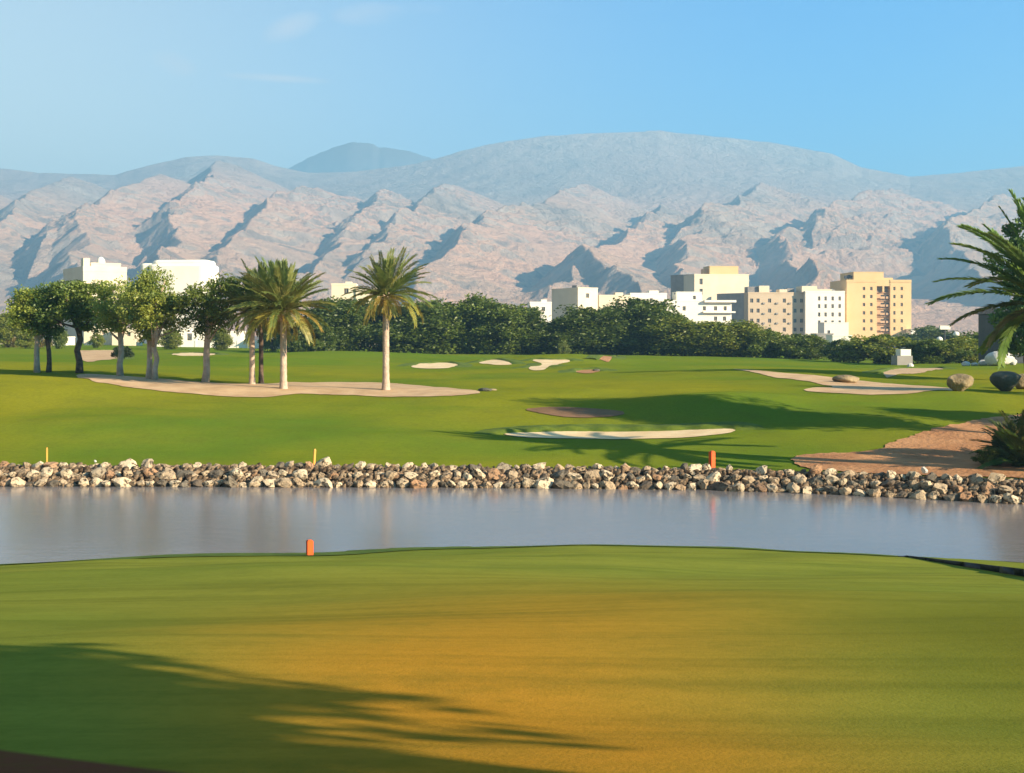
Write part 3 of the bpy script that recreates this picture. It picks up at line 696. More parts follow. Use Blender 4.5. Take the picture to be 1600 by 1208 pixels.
def palm(loc, h, label, seed, size=1.0, nf=66, tr=.24, tint=(1, 1, 1), bark='bark_pale', lean=(0, 0), windward=0.0, skirt=8, maxel=86):
    rnd = random.Random(seed)
    t = thing('date_palm', loc, label, 'palm tree', 'date palms on the sand strip' if size < 1.2 else None)
    b = MB(); n = 26; pts = []; rad = []
    for i in range(n + 1):
        k = i / n; pts.append((lean[0] * k * k, lean[1] * k * k, -.2 + (h + .2) * k)); rad.append(tr * (1.22 - .55 * min(k * 6, 1) * .6 - .12 * k) * (1.0 + (.045 if i % 2 else -.03)))
    rad[-1] = tr * 1.25; rad[-2] = tr * 1.2; rad[-3] = tr * 1.05
    b.tube(pts, rad, 12); b.build('trunk', M[bark], t, True)
    b = MB()     # stubs of cut leaf bases under the crown
    for k in range(34):
        a = k * 2.4; zz = h - .75 + .8 * (k / 34); r0 = tr * .95
        p = Vector((lean[0] + math.cos(a) * r0, lean[1] + math.sin(a) * r0, zz)); b.tube([p, p + Vector((math.cos(a) * .16, math.sin(a) * .16, .17))], [.06, .035], 5)
    b.build('leaf_base', M['bark_pale'], t)
    top = Vector((lean[0], lean[1], h))
    for k in range(nf):
        u = (k + .5) / nf; el = maxel - 106 * u**1.15 + rnd.uniform(-7, 7)        # from upright to hanging
        az = k * 137.508 + rnd.uniform(-14, 14)
        me = FR[0] if el > 58 else FR[1] if el > 28 else FR[4] if el > 5 else FR[2] if el > -12 else FR[3]
        o = link('frond', me, None, t); s = size * rnd.uniform(.86, 1.08) * (1 + windward * math.cos(R(az)))
        if el > 65: s *= .86
        o.scale = (s, s, s)
        o.rotation_euler = (rnd.uniform(-.5, .5), -R(el), R(az)); o.location = top + Vector((math.cos(R(az)), math.sin(R(az)), 0)) * tr * .5
        c = (tint[0] * rnd.uniform(.85, 1.15), tint[1] * rnd.uniform(.88, 1.12), tint[2]) 
        if el < -8: c = (c[0] * 1.5, c[1] * 1.15, c[2] * .9)
        o.color = (*c, 1)
    for k in range(skirt):
        az = rnd.uniform(0, 360); o = link('frond', FR[3], None, t); s = size * rnd.uniform(.4, .65); o.scale = (s, s, s)
        o.rotation_euler = (rnd.uniform(-.5, .5), R(rnd.uniform(25, 60)), R(az)); o.location = top - Vector((0, 0, .15)); o.color = (2.6, 1.6, .8, 1)
    return t
def base(px, py, extra=0.):
    x, d = hit(px, py); d += extra; x = (px - 800) / F * d; return Vector((x, d, tz(x, d)))
def at(px, d): x = (px - 800) / F * d; return Vector((x, d, tz(x, d)))
def mpp(loc): return loc.y / F
b1 = base(443, 608); palm(b1, (608 - 486) * mpp(b1), 'tallest fullest date palm, its base in the middle of the sand strip', 11, 1.0, 110, .235, (1.75, 1.6, 1.15), windward=-.05)
b2 = base(603, 610); palm(b2, (610 - 462) * mpp(b2), 'lone date palm standing apart at the right of the row', 12, .82, 84, .235, (1.75, 1.6, 1.15), windward=.10)
b3 = base(394, 601); palm(b3, (601 - 487) * mpp(b3), 'slim pale-trunked palm just left of the fullest one', 13, .85, 60, .20, (.75, .85, .6))
b4 = base(408, 600, .6); palm(b4, (600 - 476) * mpp(b4), 'dark-trunked palm behind the fullest one', 14, .88, 60, .17, (.6, .75, .5), bark='bark_dark')

A1 = tree_meshes(21, 7.0, 2.0, 3.9, 8000, .105, 52, .20, 4.2)
A2 = tree_meshes(22, 7.0, 2.3, 3.7, 8500, .105, 60, .19, 4.3, shape='vase')
A3 = tree_meshes(23, 7.0, 2.2, 3.8, 8000, .10, 56, .21, 4.4)
A4 = tree_meshes(24, 7.0, 2.5, 3.9, 7500, .105, 46, .21, 4.0, lean=.25, shape='vase')
for m_ in (A1, A2): m_[1].materials.append(M['bark_dark'])
for m_ in (A3, A4): m_[1].materials.append(M['bark_pale'])
A1b = (A1[0], A1[1].copy()); A1b[1].materials[0] = M['bark_pale']
def std(px, py, top, meshes, label, rz=0, w=1., tint=(1, 1, 1), extra=0):
    b_ = base(px, py, extra); s = (py - top) * mpp(b_) / 7.0 * 1.0
    return place_tree('shade_tree', meshes, b_, label, 'tree', 'shade trees in a row on the left', rz, (s * w * 1.22, s * w * 1.22, s), tint)
std(58, 582, 446, A1b, 'pale-trunked tree at the far left of the row', .4, 1.0, (2.6, 2.3, 1.3))
std(76, 582, 440, A2, 'dark-trunked dark green tree, second from the left', 1.4, .85, (1.1, 1.35, .95))
std(124, 583, 434, A1, 'thin dark-trunked tree left of the sand strip tip', 2.2, 1.05, (1.7, 1.7, 1.1))
std(188, 588, 432, A3, 'light olive tree with a pale pinkish trunk', 3.1, .88, (3.0, 2.6, 1.6))
b_ = std(232, 593, 413, A3, 'tall light olive tree, left of two touching pale trunks', 4.4, .72, (2.8, 2.4, 1.6))
b_ = std(242, 594, 452, A1b, 'olive tree with the right of two touching pale trunks', 5.2, .95, (3.0, 2.5, 1.5))
std(320, 598, 428, A4, 'dark leaning tree with a mottled trunk and a bare limb', 0.3, .92, (1.5, 1.45, .85))

# the tree belt behind the fairway ------------------------------------------
Dk = [tree_meshes(40 + i, 10, 3.6, .6, 14000, .21, 95, .22, 10.6, shape=('mound', 'round', 'cone', 'mound', 'round')[i], clump=(.5, 1.05)) for i in range(5)]
for m_ in Dk: m_[1].materials.append(M['bark_dark'])
Bu = [tree_meshes(60 + i, 5, 3.0, .1, 9000, .17, 60, .12, 5.2, shape='mound', clump=(.4, .8)) for i in range(3)]
for m_ in Bu: m_[1].materials.append(M['bark_dark'])
DK, MD, OL, LT = (.95, 1.0, .40), (1.3, 1.3, .5), (2.2, 1.85, .70), (1.4, 1.3, .9)
belt = [  # px, base py, top py, width px, distance, mesh, tint, label
 (482,551,497,52,188,Bu[0],DK,'low dark bush at the left end of the tree belt'),
 (512,553,472,66,196,Dk[0],DK,'dark tree at the left end of the belt, just right of the fullest palm'),
 (553,553,462,74,200,Dk[1],DK,'dark tree in the belt just left of the lone palm trunk'),
 (600,553,470,70,203,Dk[2],DK,'dark tree directly behind the lone palm trunk'),
 (645,553,464,76,200,Dk[3],DK,'dark tree under the right side of the lone palm crown'),
 (690,553,464,70,202,Dk[4],MD,'dark tree first to the right of the lone palm crown'),
 (738,553,467,72,204,Dk[0],MD,'dark tree above the oval bunker'),
 (783,553,472,66,202,Dk[1],MD,'dark tree above the middle small bunker'),
 (824,554,476,60,204,Dk[2],DK,'narrow dark tree left of the gap with the cream building'),
 (868,555,488,66,203,Dk[3],DK,'lowest dark tree in the gap below the grey building'),
 (912,555,470,74,204,Dk[4],DK,'dark tree in front of the grey and cream building'),
 (958,556,474,72,206,Dk[0],DK,'dark tree above the grass mound bunker'),
 (1002,557,466,78,208,Dk[1],DK,'tall dark tree just left of the cream villa'),
 (1036,559,484,66,204,Dk[3],MD,'mid-green tree where the dark belt turns olive'),
 (1068,560,490,74,200,Dk[4],OL,'olive tree in front of the stepped villa'),
 (1112,560,497,70,199,Dk[2],OL,'olive tree below the shaded wall between the buildings'),
 (1156,560,502,64,198,Dk[0],OL,'olive tree at the left corner of the four-window block'),
 (1196,560,514,58,197,Bu[1],MD,'rounded bush below the four-window block'),
 (1234,560,517,60,197,Bu[2],MD,'dark rounded bush below the white window block'),
 (1266,560,522,48,196,Bu[0],MD,'end bush of the belt beside the grey utility block'),
 (1318,563,529,38,185,Bu[1],DK,'small dark bush left of the bush under the yellow tower'),
 (1374,567,517,78,178,Bu[2],OL,'large round olive bush under the yellow tower'),
 (1452,570,529,62,172,Bu[0],MD,'bush just right of the small stone hut'),
 (1498,571,525,64,174,Bu[1],OL,'bush behind the white rocks'),
 (1540,566,510,58,182,Bu[2],MD,'tallest bush near the right edge'),
 (1586,566,536,56,176,Bu[0],MD,'bush at the right edge below the dark pavilion'),
 (462,548,522,44,186,Bu[1],DK,'small dark bush behind the fullest palm trunk'),
 (1455,535,508,60,330,Bu[1],DK,'distant dark scrub right of the yellow tower'),
 (14,540,487,56,215,Dk[1],OL,'olive tree at the left edge of the picture'),
 (92,546,505,32,205,Bu[2],MD,'green bush between the second and third trunks'),
 (40,546,515,34,200,Bu[0],OL,'olive bush behind the far-left trunk'),
 (152,545,520,22,212,Bu[1],OL,'bush in front of the left white wall'),
 (268,545,512,34,208,Dk[3],OL,'olive tree behind the two touching trunks'),
 (346,545,508,34,210,Dk[0],OL,'olive tree right of the mottled trunk'),
 (426,545,494,44,208,Bu[2],OL,'olive bush left of the fullest palm trunk'),
]
for px, py, top, wpx, d, ms, tint, lab in belt:
    l = at(px, d); zt_ = CAMZ - (top - 520) / F * d; H = zt_ - l.z; h0, r0 = (10, 3.6) if ms in Dk else (5, 3.0)
    s = H / h0 * (1.0 if ms in Bu else random.Random(px * 3).uniform(.92, 1.12)); ww = wpx / F * d / 2 / r0 * (1.6 if px > 480 else .95)
    low = ms in Bu
    place_tree('bush' if low else 'belt_tree', ms, l, lab, 'bush' if low else 'tree', 'bushes at the fairway edge' if low else 'trees in the belt behind the fairway', random.Random(px).uniform(0, 6.28), (ww, ww, s), tint)
l = at(880, 192); t_ = place_tree('sapling', Bu[1], l, 'small yellowish sapling before the dark belt', 'tree', None, 1, (.32, .32, .50), (1.7, 1.5, .8))
l = base(192, 562, 1.0); place_tree('clipped_bush', Bu[2], l, 'dark clipped bush behind the pinkish trunk', 'bush', None, 2, (.34, .34, .32), (.3, .4, .3))

# brown hedge on the far left
def hedge():
    rs = np.random.RandomState(9); l = at(30, 214); n = 60
    c = np.stack([rs.uniform(-6.5, 5.5, n), rs.uniform(-.6, .6, n), rs.uniform(.2, 1.3, n)], 1)
    V, Fc = leaf_cloud(c, np.full(n, .6), 5000, .13, rs); me = npmesh('hedge', V, Fc); me.materials.append(M['leaf'])
    o = link('hedge', me); o.location = l; o.color = (2.4, 1.35, 1.2, 1); tag(o, 'brownish dry hedge at the left edge of the fairway', 'hedge')
hedge()

# big palm at the right edge and the lush shrub below it ----------------------
FRB = FR; 
def near_palm():
    d = 51.; x = (1640 - 800) / F * d; z0 = tz(x, d); zc = CAMZ - (478 - 520) / F * d
    t = thing('date_palm', (x, d, z0), 'large dark palm at the right edge, its fronds reaching into the picture', 'palm tree')
    h = zc - z0; b = MB(); n = 16
    b.tube([(0, 0, -.2 + (h + .2) * i / n) for i in range(n + 1)], [.34 * (1.2 - .3 * i / n) * (1 + (.05 if i % 2 else 0)) for i in range(n + 1)], 12); b.build('trunk', M['bark_dark'], t, True)
    rnd = random.Random(4)
    big = [frond_mesh(31, 4.5, .12, 110, .60, .045), frond_mesh(32, 4.6, .40, 110, .60, .045), frond_mesh(33, 4.3, .62, 110, .60, .045)]
    spec = [(180, 42, 1, 1.0, (.7, .95, .6)), (178, 60, 0, .95, (.6, .85, .6)), (172, 22, 1, .98, (.55, .75, .45)), (186, 10, 1, 1.08, (.5, .7, .4)), (176, -2, 1, .85, (.6, .6, .4)), (184, -14, 2, .7, (.8, .6, .5)), (182, 50, 1, 1.05, (.7, 1.0, .6)), (168, 34, 1, 1.0, (.7, .9, .5)), (190, 66, 0, 1.05, (.7, 1.0, .7)),
            (196, 52, 1, .9, (.6, .8, .6)), (165, 72, 0, .95, (.55, .8, .6)), (190, 78, 0, .9, (.55, .8, .6)), (150, 50, 0, .9, (.5, .75, .5)), (210, 70, 0, .95, (.5, .75, .5))]
    for k in range(34): spec.append((rnd.uniform(-120, 120), rnd.uniform(-20, 80), rnd.randrange(3), rnd.uniform(.85, 1.05), (.55, .8, .5)))
    for az, el, m_, s, c in spec:
        o = link('frond', big[m_], None, t); s *= 1.0; o.scale = (s, s * 1.2, s); o.location = (0, 0, h); o.rotation_euler = (rnd.uniform(-.3, .3), -R(el), R(az)); o.color = (c[0] * 2.4, c[1] * 2.1, c[2] * 2.0, 1)
near_palm()
TA = tree_meshes(81, 9, 1.9, 1.0, 15000, .11, 90, .2, 8.6, shape='round', clump=(.4, .8)); TA[1].materials.append(M['bark_dark'])
l = at(1607, 90); top = CAMZ - (298 - 520) / F * 90
place_tree('columnar_tree', TA, l, 'tall narrow dark green tree at the right edge', 'tree', None, 0, (1.4, 1.4, (top - l.z) / 9), (1.1, 1.5, 1.2))
SA = tree_meshes(83, 3.0, 1.5, .1, 9000, .085, 60, .08, 3.1, shape='mound', clump=(.35, .7)); SA[1].materials.append(M['bark_dark'])
def spiky(px, d, s, label, seed, tint):
    rnd = random.Random(seed); l = at(px, d); t = thing('dwarf_palm', l, label, 'palm', None)
    for k in range(46):
        az = k * 137.5; el = rnd.uniform(5, 85); o = link('frond', FR[1 if el > 40 else 4], None, t); q = s * rnd.uniform(.7, 1.1); o.scale = (q, q * 1.1, q)
        o.rotation_euler = (rnd.uniform(-.4, .4), -R(el), R(az)); o.location = (0, 0, .15); o.color = (tint[0] * rnd.uniform(.7, 1.3), tint[1] * rnd.uniform(.8, 1.2), tint[2], 1)
    q = link('leaf_litter', SA[0], None, t); q.scale = (.55, .55, .35); q.color = (1.1, 1.0, .6, 1); q['kind'] = 'stuff'
spiky(1600, 52.5, .74, 'spiky dark green dwarf palm on the dirt at the right edge', 6, (.8, .85, .5))
spiky(1572, 55.5, .45, 'smaller greyish dwarf palm behind the dark one at the right edge', 7, (1.3, 1.2, .9))
l = at(1548, 53.0); place_tree('shrub', SA, l, 'small low olive shrub in front of the dark one at the right edge', 'shrub', None, 2.5, (.40, .40, .28), (1.6, 1.4, .9))
l = at(1665, 53.2); place_tree('shrub', SA, l, 'broad shrub just beyond the right edge above the wall', 'shrub', None, 4.5, (1.3, 1.3, 1.2), (.7, .8, .55))

# trees outside the frame whose shade falls into it
OFF = tree_meshes(91, 9, 3.0, 2.6, 14000, .16, 80, .25, 6.6, clump=(.55, 1.1)); OFF[1].materials.append(M['bark_dark'])
off = [(1900, 60, .72, 'round tree beyond the right edge, first behind the wall'), (1800, 72, .85, 'round tree beyond the right edge, beside the cart path')]
TALL = tree_meshes(95, 13, 4.2, 4.5, 20000, .2, 100, .35, 9, clump=(.55, 1.1)); TALL[1].materials.append(M['bark_dark'])
place_tree('garden_tree', TALL, Vector((28.6, 57.5, tz(28.6, 57.5))), 'tall slim tree beyond the right edge behind the dirt track', 'tree', None, 1, (.62, .62, 1), (.8, .9, .6))
for px, d, s, lab in off:
    place_tree('garden_tree', OFF, at(px, d), lab, 'tree', None, px, (s, s, s), (.8, .9, .6))
LAWN = tree_meshes(97, 9.1, 2.55, 3.4, 34000, .14, 150, .2, 5.7, clump=(.5, 1.0)); LAWN[1].materials.append(M['bark_dark'])
x, y = 7.15, .30; place_tree('garden_tree', LAWN, Vector((x, y, lz(x, y))), 'large dense garden tree on the lawn right beside the viewer', 'tree', None, 0, (1, 1, 1), (.8, .9, .6))

# ---------------------------------------------------------------- buildings
def facade(b, u0, u1, z0, z1, wins, O, ud, nd, depth=.35):
    """wall rectangle with real openings; O origin, ud direction along, nd outward normal. wins: (ua, ub, za, zb)"""
    us = sorted({u0, u1, *[q for w_ in wins for q in w_[:2]]}); zs = sorted({z0, z1, *[q for w_ in wins for q in w_[2:]]})
    pt = lambda u, z, k=0: (O[0] + ud[0] * u - nd[0] * k, O[1] + ud[1] * u - nd[1] * k, z)
    for i in range(len(us) - 1):
        for j in range(len(zs) - 1):
            um, zm = (us[i] + us[i+1]) / 2, (zs[j] + zs[j+1]) / 2
            if any(w_[0] < um < w_[1] and w_[2] < zm < w_[3] for w_ in wins): continue
            b.poly([pt(us[i], zs[j]), pt(us[i+1], zs[j]), pt(us[i+1], zs[j+1]), pt(us[i], zs[j+1])])
    for ua, ub, za, zb in wins:
        b.poly([pt(ua, za), pt(ub, za), pt(ub, za, depth), pt(ua, za, depth)]); b.poly([pt(ua, zb), pt(ua, zb, depth), pt(ub, zb, depth), pt(ub, zb)])
        b.poly([pt(ua, za), pt(ua, za, depth), pt(ua, zb, depth), pt(ua, zb)]); b.poly([pt(ub, za), pt(ub, zb), pt(ub, zb, depth), pt(ub, za, depth)])
WIN = {}
def window_mesh(w, h, glass):
    k = (round(w, 1), round(h, 1), glass)
    if k not in WIN:
        b = MB(); e = .07; b.box(0, -.02, 0, w, .03, e); b.box(0, -.02, h - e, w, .03, h); b.box(0, -.02, e, e, .03, h - e); b.box(w - e, -.02, e, w, .03, h - e); b.box(w / 2 - e / 2, -.02, e, w / 2 + e / 2, .03, h - e)
        p = MB(); p.poly([(0, .012, 0), (w, .012, 0), (w, .012, h), (0, .012, h)])
        f = b.mesh('window'); f.materials.append(M['wall_tan']); q = p.mesh('pane'); q.materials.append(M[glass]); WIN[k] = (f, q)
    return WIN[k]
class Bldg:
    def __init__(s, px, d, zb_px, rot, label, cat='building', name='building', group=None, z=None):
        s.d = d; x = (px - 800) / F * d; s.z = z if z is not None else 2.2
        s.t = thing(name, (x, d, s.z), label, cat, group, rz=R(rot)); s.x, s.rot = x, R(rot)
        s.c, s.s = math.cos(s.rot), math.sin(s.rot)
    def width(s, px, u=0, v=0):      # length along the front to reach photo column px
        k = (px - 800) / F; x0, y0 = s.x + u * s.c - v * s.s, s.d + u * s.s + v * s.c; return (k * y0 - x0) / (s.c - k * s.s)
    def depth(s, px):
        k = (px - 800) / F; return (s.x - k * s.d) / (s.s + k * s.c)
    def zp(s, py, u=0, v=0):         # local height of a photo row at the front plane
        y0 = s.d + u * s.s + v * s.c; return CAMZ - (py - 520) / F * y0 - s.z
    def block(s, name, u0, u1, v0, v1, z0, z1, m, wins=(), glass='glass', parapet=.0, lwins=(), label=None):
        b = MB(); facade(b, u0, u1, z0, z1, wins, (0, v0), (1, 0), (0, -1))
        facade(b, v0, v1, z0, z1, lwins, (u0, 0), (0, 1), (-1, 0))
        b.poly([(u1, v0, z0), (u1, v1, z0), (u1, v1, z1), (u1, v0, z1)]); b.poly([(u0, v1, z0), (u0, v1, z1), (u1, v1, z1), (u1, v1, z0)])
        b.poly([(u0, v0, z1), (u1, v0, z1), (u1, v1, z1), (u0, v1, z1)])
        o = b.build(name, M[m], s.t)
        if label: o['label'] = label
        if parapet:
            p = MB(); h = parapet; e = .25; p.box(u0 - .06, v0 - .06, z1 + .002, u1 + .06, v0 + e, z1 + h); p.box(u0 - .06, v1 - e, z1 + .002, u1 + .06, v1 + .06, z1 + h)
            p.box(u0 - .06, v0 + e, z1 + .002, u0 + e, v1 - e, z1 + h); p.box(u1 - e, v0 + e, z1 + .002, u1 + .06, v1 - e, z1 + h); p.build('parapet', M[m], s.t)
        for ua, ub, za, zb in wins:
            f, q = window_mesh(ub - ua, zb - za, glass); w_ = link('window', f, None, s.t); w_.location = (ua, v0 + .30, za); link('pane', q, None, w_)
        for ua, ub, za, zb in lwins:
            f, q = window_mesh(ub - ua, zb - za, glass); w_ = link('window', f, None, s.t); w_.location = (u0 + .30, ub, za); w_.rotation_euler.z = -R(90); link('pane', q, None, w_)
        return o
    def wins(s, cols_px, rows_py, w=1.2, h=1.5, v=0):
        out = []
        for c_ in cols_px:
            c0, ww = (c_, w) if not isinstance(c_, tuple) else c_
            u = s.width(c0, 0, v)
            for r_ in rows_py:
                z_ = s.zp(r_, u, v); out.append((u - ww / 2, u + ww / 2, z_ - h / 2, z_ + h / 2))
        return out

# yellow tower
T = Bldg(1323, 505, 0, 3, 'tall yellow six-storey tower with a brown recessed centre bay', name='apartment_tower')
w_ = T.width(1424); dp = T.depth(1297)
uL, uR = T.width(1370), T.width(1391); zt_ = T.zp(439); rows_ = [451, 463.5, 476, 489, 501.5, 514]
wl = T.wins([1350, 1361.5], rows_, 1.0, 1.35); wr = T.wins([1397.5, 1409], rows_, .9, 1.4)
T.block('wall', 0, uL, 0, dp, 0, zt_, 'wall_yellow', wl, parapet=.5)
T.block('wall', uR, w_, 0, dp, 0, zt_, 'wall_yellow', wr, parapet=.5)
bay = []
for c_ in (T.width(1378.5, 0, 1.4), T.width(1387.5, 0, 1.4)):
    for r_ in rows_[1:]: z_ = T.zp(r_ + 1, c_, 1.4); bay.append((c_ - .65, c_ + .65, z_ - .95, z_ + .95))
zb_ = T.zp(456)
T.block('recessed_bay', uL + .01, uR - .01, 1.4, dp - .1, 0, zb_, 'wall_bay', bay, 'glass', label='brown recessed centre bay')
T.block('balcony_bay', uL + .01, uR - .01, 2.6, dp - .1, zb_ + .01, T.zp(447), 'roof_grey')
b = MB(); c_ = (uL + uR) / 2
b.box(uL + .02, .15, T.zp(447), uR - .02, dp - .2, zt_ + .55); b.box(c_ - .35, .15, zb_ + .01, c_ + .35, .8, T.zp(447) - .002)
b.build('bay_lintel', M['wall_yellow'], T.t)
b = MB(); 
for r_ in rows_[1:]: z_ = T.zp(r_ - 6.2); b.box(uL + .02, 1.0, z_, uR - .02, 1.38, z_ + .18)
b.build('floor_band', M['wall_bay'], T.t)
T.block('penthouse', T.width(1337), T.width(1384), 2.5, dp - 2, zt_ + .02, T.zp(426, 0, 2.5), 'wall_yellow', parapet=.35)
T.block('stair_head', T.width(1386), T.width(1402), 5, dp - 3, zt_ + .02, T.zp(434, 0, 5), 'wall_yellow')
b = MB()
for k in range(5): u = -3.6 + k * 1.25; b.box(u, 4, zt_ + 1.2, u + .9, 5.4, zt_ + 2.3 + .3 * (k % 2)); b.box(u + .1, 4.2, zt_ - .05, u + .25, 4.35, zt_ + 1.2)
t_ = b.build('rooftop_plant', M['metal_dark'], T.t); t_.location.x = 4.3
for r_ in rows_[1:]:
    for c_ in (T.width(1378.5, 0, .9), T.width(1387.5, 0, .9)):
        z_ = T.zp(r_ + 3.4, c_, .9); b = MB(); b.box(c_ - .9, .5, z_, c_ + .9, .56, z_ + .9); b.box(c_ - .9, .57, z_, c_ + .9, .98, z_ + .1); b.build('balcony', M['wall_bay'], T.t)
b = MB(); b.box(-.15, -.15, zt_ - .5, uL - .01, -.02, zt_ - .25); b.box(uR + .01, -.15, zt_ - .5, T.width(1424) + .15, -.02, zt_ - .25); b.build('cornice', M['wall_yellow'], T.t)
# right-hand annexes
B = Bldg(1424, 500, 0, 0, 'white low gabled house beside the foot of the yellow tower', 'house', 'house')
w_ = B.width(1452); z0, z1, z2 = 0, B.zp(527), B.zp(514)
B.block('wall', .0, w_, 0, 8, 0, z1, 'wall_white')
b = MB(); b.v += [(-.2, -.3, z1 + .01), (w_ + .3, -.3, z1 + .01), (w_ + .3, 8.2, z1 + .01), (-.2, 8.2, z1 + .01), (-.2, -.3, z2), (-.2, 8.2, z2)]; b.f += [(0, 1, 4), (1, 2, 5, 4), (2, 3, 5), (0, 4, 5, 3), (0, 3, 2, 1)]; b.build('roof', M['wall_white'], B.t)
B = Bldg(1402, 330, 0, 0, 'long low white shed with a flat roof before the yellow tower', 'shed', 'shed'); B.block('wall', 0, B.width(1448), 0, 6, 0, B.zp(531), 'wall_white'); B.block('roof_slab', -.3, B.width(1450), -.3, 6.3, B.zp(531) + .01, B.zp(528), 'wall_grey')

def clutter(T, u0, u1, v0, v1, z, n, seed):
    rnd = random.Random(seed)
    for k in range(n):
        u, v = rnd.uniform(u0, u1), rnd.uniform(v0, v1)
        if rnd.random() < .5:
            b = MB(); b.box(u, v, z + .25, u + 1.0, v + .8, z + 1.15); b.box(u + .1, v + .1, z - .02, u + .2, v + .2, z + .25); b.box(u + .8, v + .1, z - .02, u + .9, v + .2, z + .25); b.build('air_conditioner', M['wall_grey'], T.t)
        else:
            b = MB(); b.tube([(u, v, z + .3), (u, v, z + 1.5)], [.55, .55], 12); b.tube([(u, v, z + 1.5), (u, v, z + 1.7)], [.55, .2], 12); b.box(u - .5, v - .5, z - .02, u + .5, v + .5, z + .29); b.build('water_tank', M['wall_white'], T.t)
def wall_units(T, cols, rows, v=0):
    for c_ in cols:
        for r_ in rows:
            u = T.width(c_, 0, v); z = T.zp(r_, u, v); b = MB(); b.box(u - .45, v - .42, z - .3, u + .45, v - .02, z + .3); b.build('air_conditioner', M['wall_grey'], T.t)
# white + tan window blocks
T = Bldg(1169, 500, 0, 2, 'tan block with a grid of dark square windows', name='apartment_block')
w_ = T.width(1258); dp = 15; zt_ = T.zp(459)
T.block('wall', 0, w_, 0, dp, 0, zt_, 'wall_tan', T.wins([1174.5, 1184.5, 1202.5, 1225.5, 1242.5, 1252.5], [469.8, 485.5, 501.2, 515], 1.2, 1.6), parapet=.6)
T.block('roof_box', T.width(1171), T.width(1187), 3, 9, zt_ + .02, T.zp(448, 0, 3), 'roof_grey'); T.block('roof_box', T.width(1188), T.width(1204), 2, 8, zt_ + .02, T.zp(446.5, 0, 2), 'wall')
T.block('roof_box', T.width(1220), T.width(1232), 2, 8, zt_ + .02, T.zp(452, 0, 2), 'wall'); T.block('roof_box', T.width(1233), T.width(1244), 3, 8, zt_ + .02, T.zp(450.5, 0, 3), 'roof_grey')
clutter(T, 14, w_ - 2, 2, 12, zt_ + .02, 7, 3); wall_units(T, [1193.5, 1214, 1234], [474, 490, 505])
T2 = Bldg(1258.5, 498, 0, 2, 'bright white block with a stepped parapet between the tan block and the yellow tower', name='apartment_block')
w_ = T2.width(1320); zt_ = T2.zp(457)
T2.block('wall', 0, w_, 0, 15, 0, zt_, 'wall_white', T2.wins([1280, 1290, 1301, 1312], [466.5, 478.5, 491.5, 504], .95, 1.6), parapet=.6)
T2.block('roof_box', T2.width(1254), T2.width(1278), 1, 10, zt_ + .03, T2.zp(447, 0, 1), 'wall'); T2.block('roof_box', T2.width(1278), T2.width(1301), 1.2, 10, zt_ + .03, T2.zp(452, 0, 1.2), 'wall')
clutter(T2, 11, w_ - 2, 2, 12, zt_ + .03, 4, 4)
T3 = Bldg(1288, 470, 0, 0, 'plain white cube house at the foot of the white block', 'house', 'house'); T3.block('wall', 0, T3.width(1326), 0, 10, 0, T3.zp(505), 'wall_white', T3.wins([1295], [519], 1, 1.3), parapet=.3)
T3 = Bldg(1276, 300, 0, 0, 'grey rough utility block beside the end bush', 'utility block', 'utility_block'); T3.block('wall', 0, T3.width(1302), 0, 6, 0, T3.zp(523), 'wall_grey', parapet=.3)
T3 = Bldg(1301, 290, 0, 0, 'small white house partly behind two bushes', 'house', 'house'); T3.block('wall', 0, T3.width(1331), 0, 6, 0, T3.zp(525.5), 'wall_white', parapet=.3)
# stone hut
l = at(1413, 152); T3 = Bldg(1402, 152, 0, 6, 'small grey stone hut with a white top, right of the round bush', 'hut', 'stone_hut', z=l.z - .2)
T3.block('wall', 0, T3.width(1426), 0, 1.8, 0, T3.zp(556), 'wall_grey'); T3.block('roof_box', T3.width(1408), T3.width(1424), .1, 1.6, T3.zp(556) + .01, T3.zp(546), 'wall_white')

# stepped villa group
T = Bldg(1085, 520, 0, 8, 'cream stepped tower house with a grey shaded wing on its left', name='apartment_block')
w_ = T.width(1170); dp = 16; zt_ = T.zp(430)
T.block('wall', 0, w_, 0, dp, 0, zt_, 'wall', T.wins([1095.5], [440, 456], 1.3, 2.4), parapet=.5)
T.block('penthouse', T.width(1111), T.width(1156), 2, 11, zt_ + .02, T.zp(416.5, 0, 2), 'wall_yellow', parapet=.3)
T.block('roof_box', T.width(1104), T.width(1111) - .05, 4, 8, zt_ + .02, T.zp(420, 0, 4), 'wall_bay')
T3 = Bldg(1085, 534, 0, 38, 'grey shaded building end left of the cream tower house', name='building'); T3.block('wall', 0, 12, 0, T3.depth(1048), 0, T3.zp(430.5), 'wall_grey', parapet=.6)  # shade of this end is put into the colour by darker render
T4 = Bldg(1168.6, 506, 0, 38, 'tall blank grey wall in shade between the villa and the tan block', name='building'); T4.block('wall', 0, .8, 0, T4.depth(1120), 0, T4.zp(457.5), 'wall_grey')  # dark grey render paints in the shade on this side
V = Bldg(1041, 440, 0, 4, 'white stepped villa with balconies and round rooftop corners', 'villa', 'villa')
w_ = V.width(1143); 
V.block('wall', 0, w_, 0, 10, 0, V.zp(471), 'wall_white', V.wins([1053, 1069, 1100.5, 1118, 1133], [482], 1.1, 1.5) + V.wins([1118, 1132], [498], 1.1, 1.5), parapet=.4)
V.block('balcony', V.width(1098), V.width(1148), -1.2, -.02, V.zp(489), V.zp(486.5), 'wall_white'); V.block('balcony', V.width(1100), V.width(1149), -1.4, -.02, V.zp(472.5), V.zp(469), 'wall_white')
V.block('upper_floor', V.width(1058), V.width(1098), 1, 9, V.zp(471) + .41, V.zp(457), 'wall_white', V.wins([1085], [465], 1.0, 1.3, 1), parapet=.3)
b = MB()
import bmesh
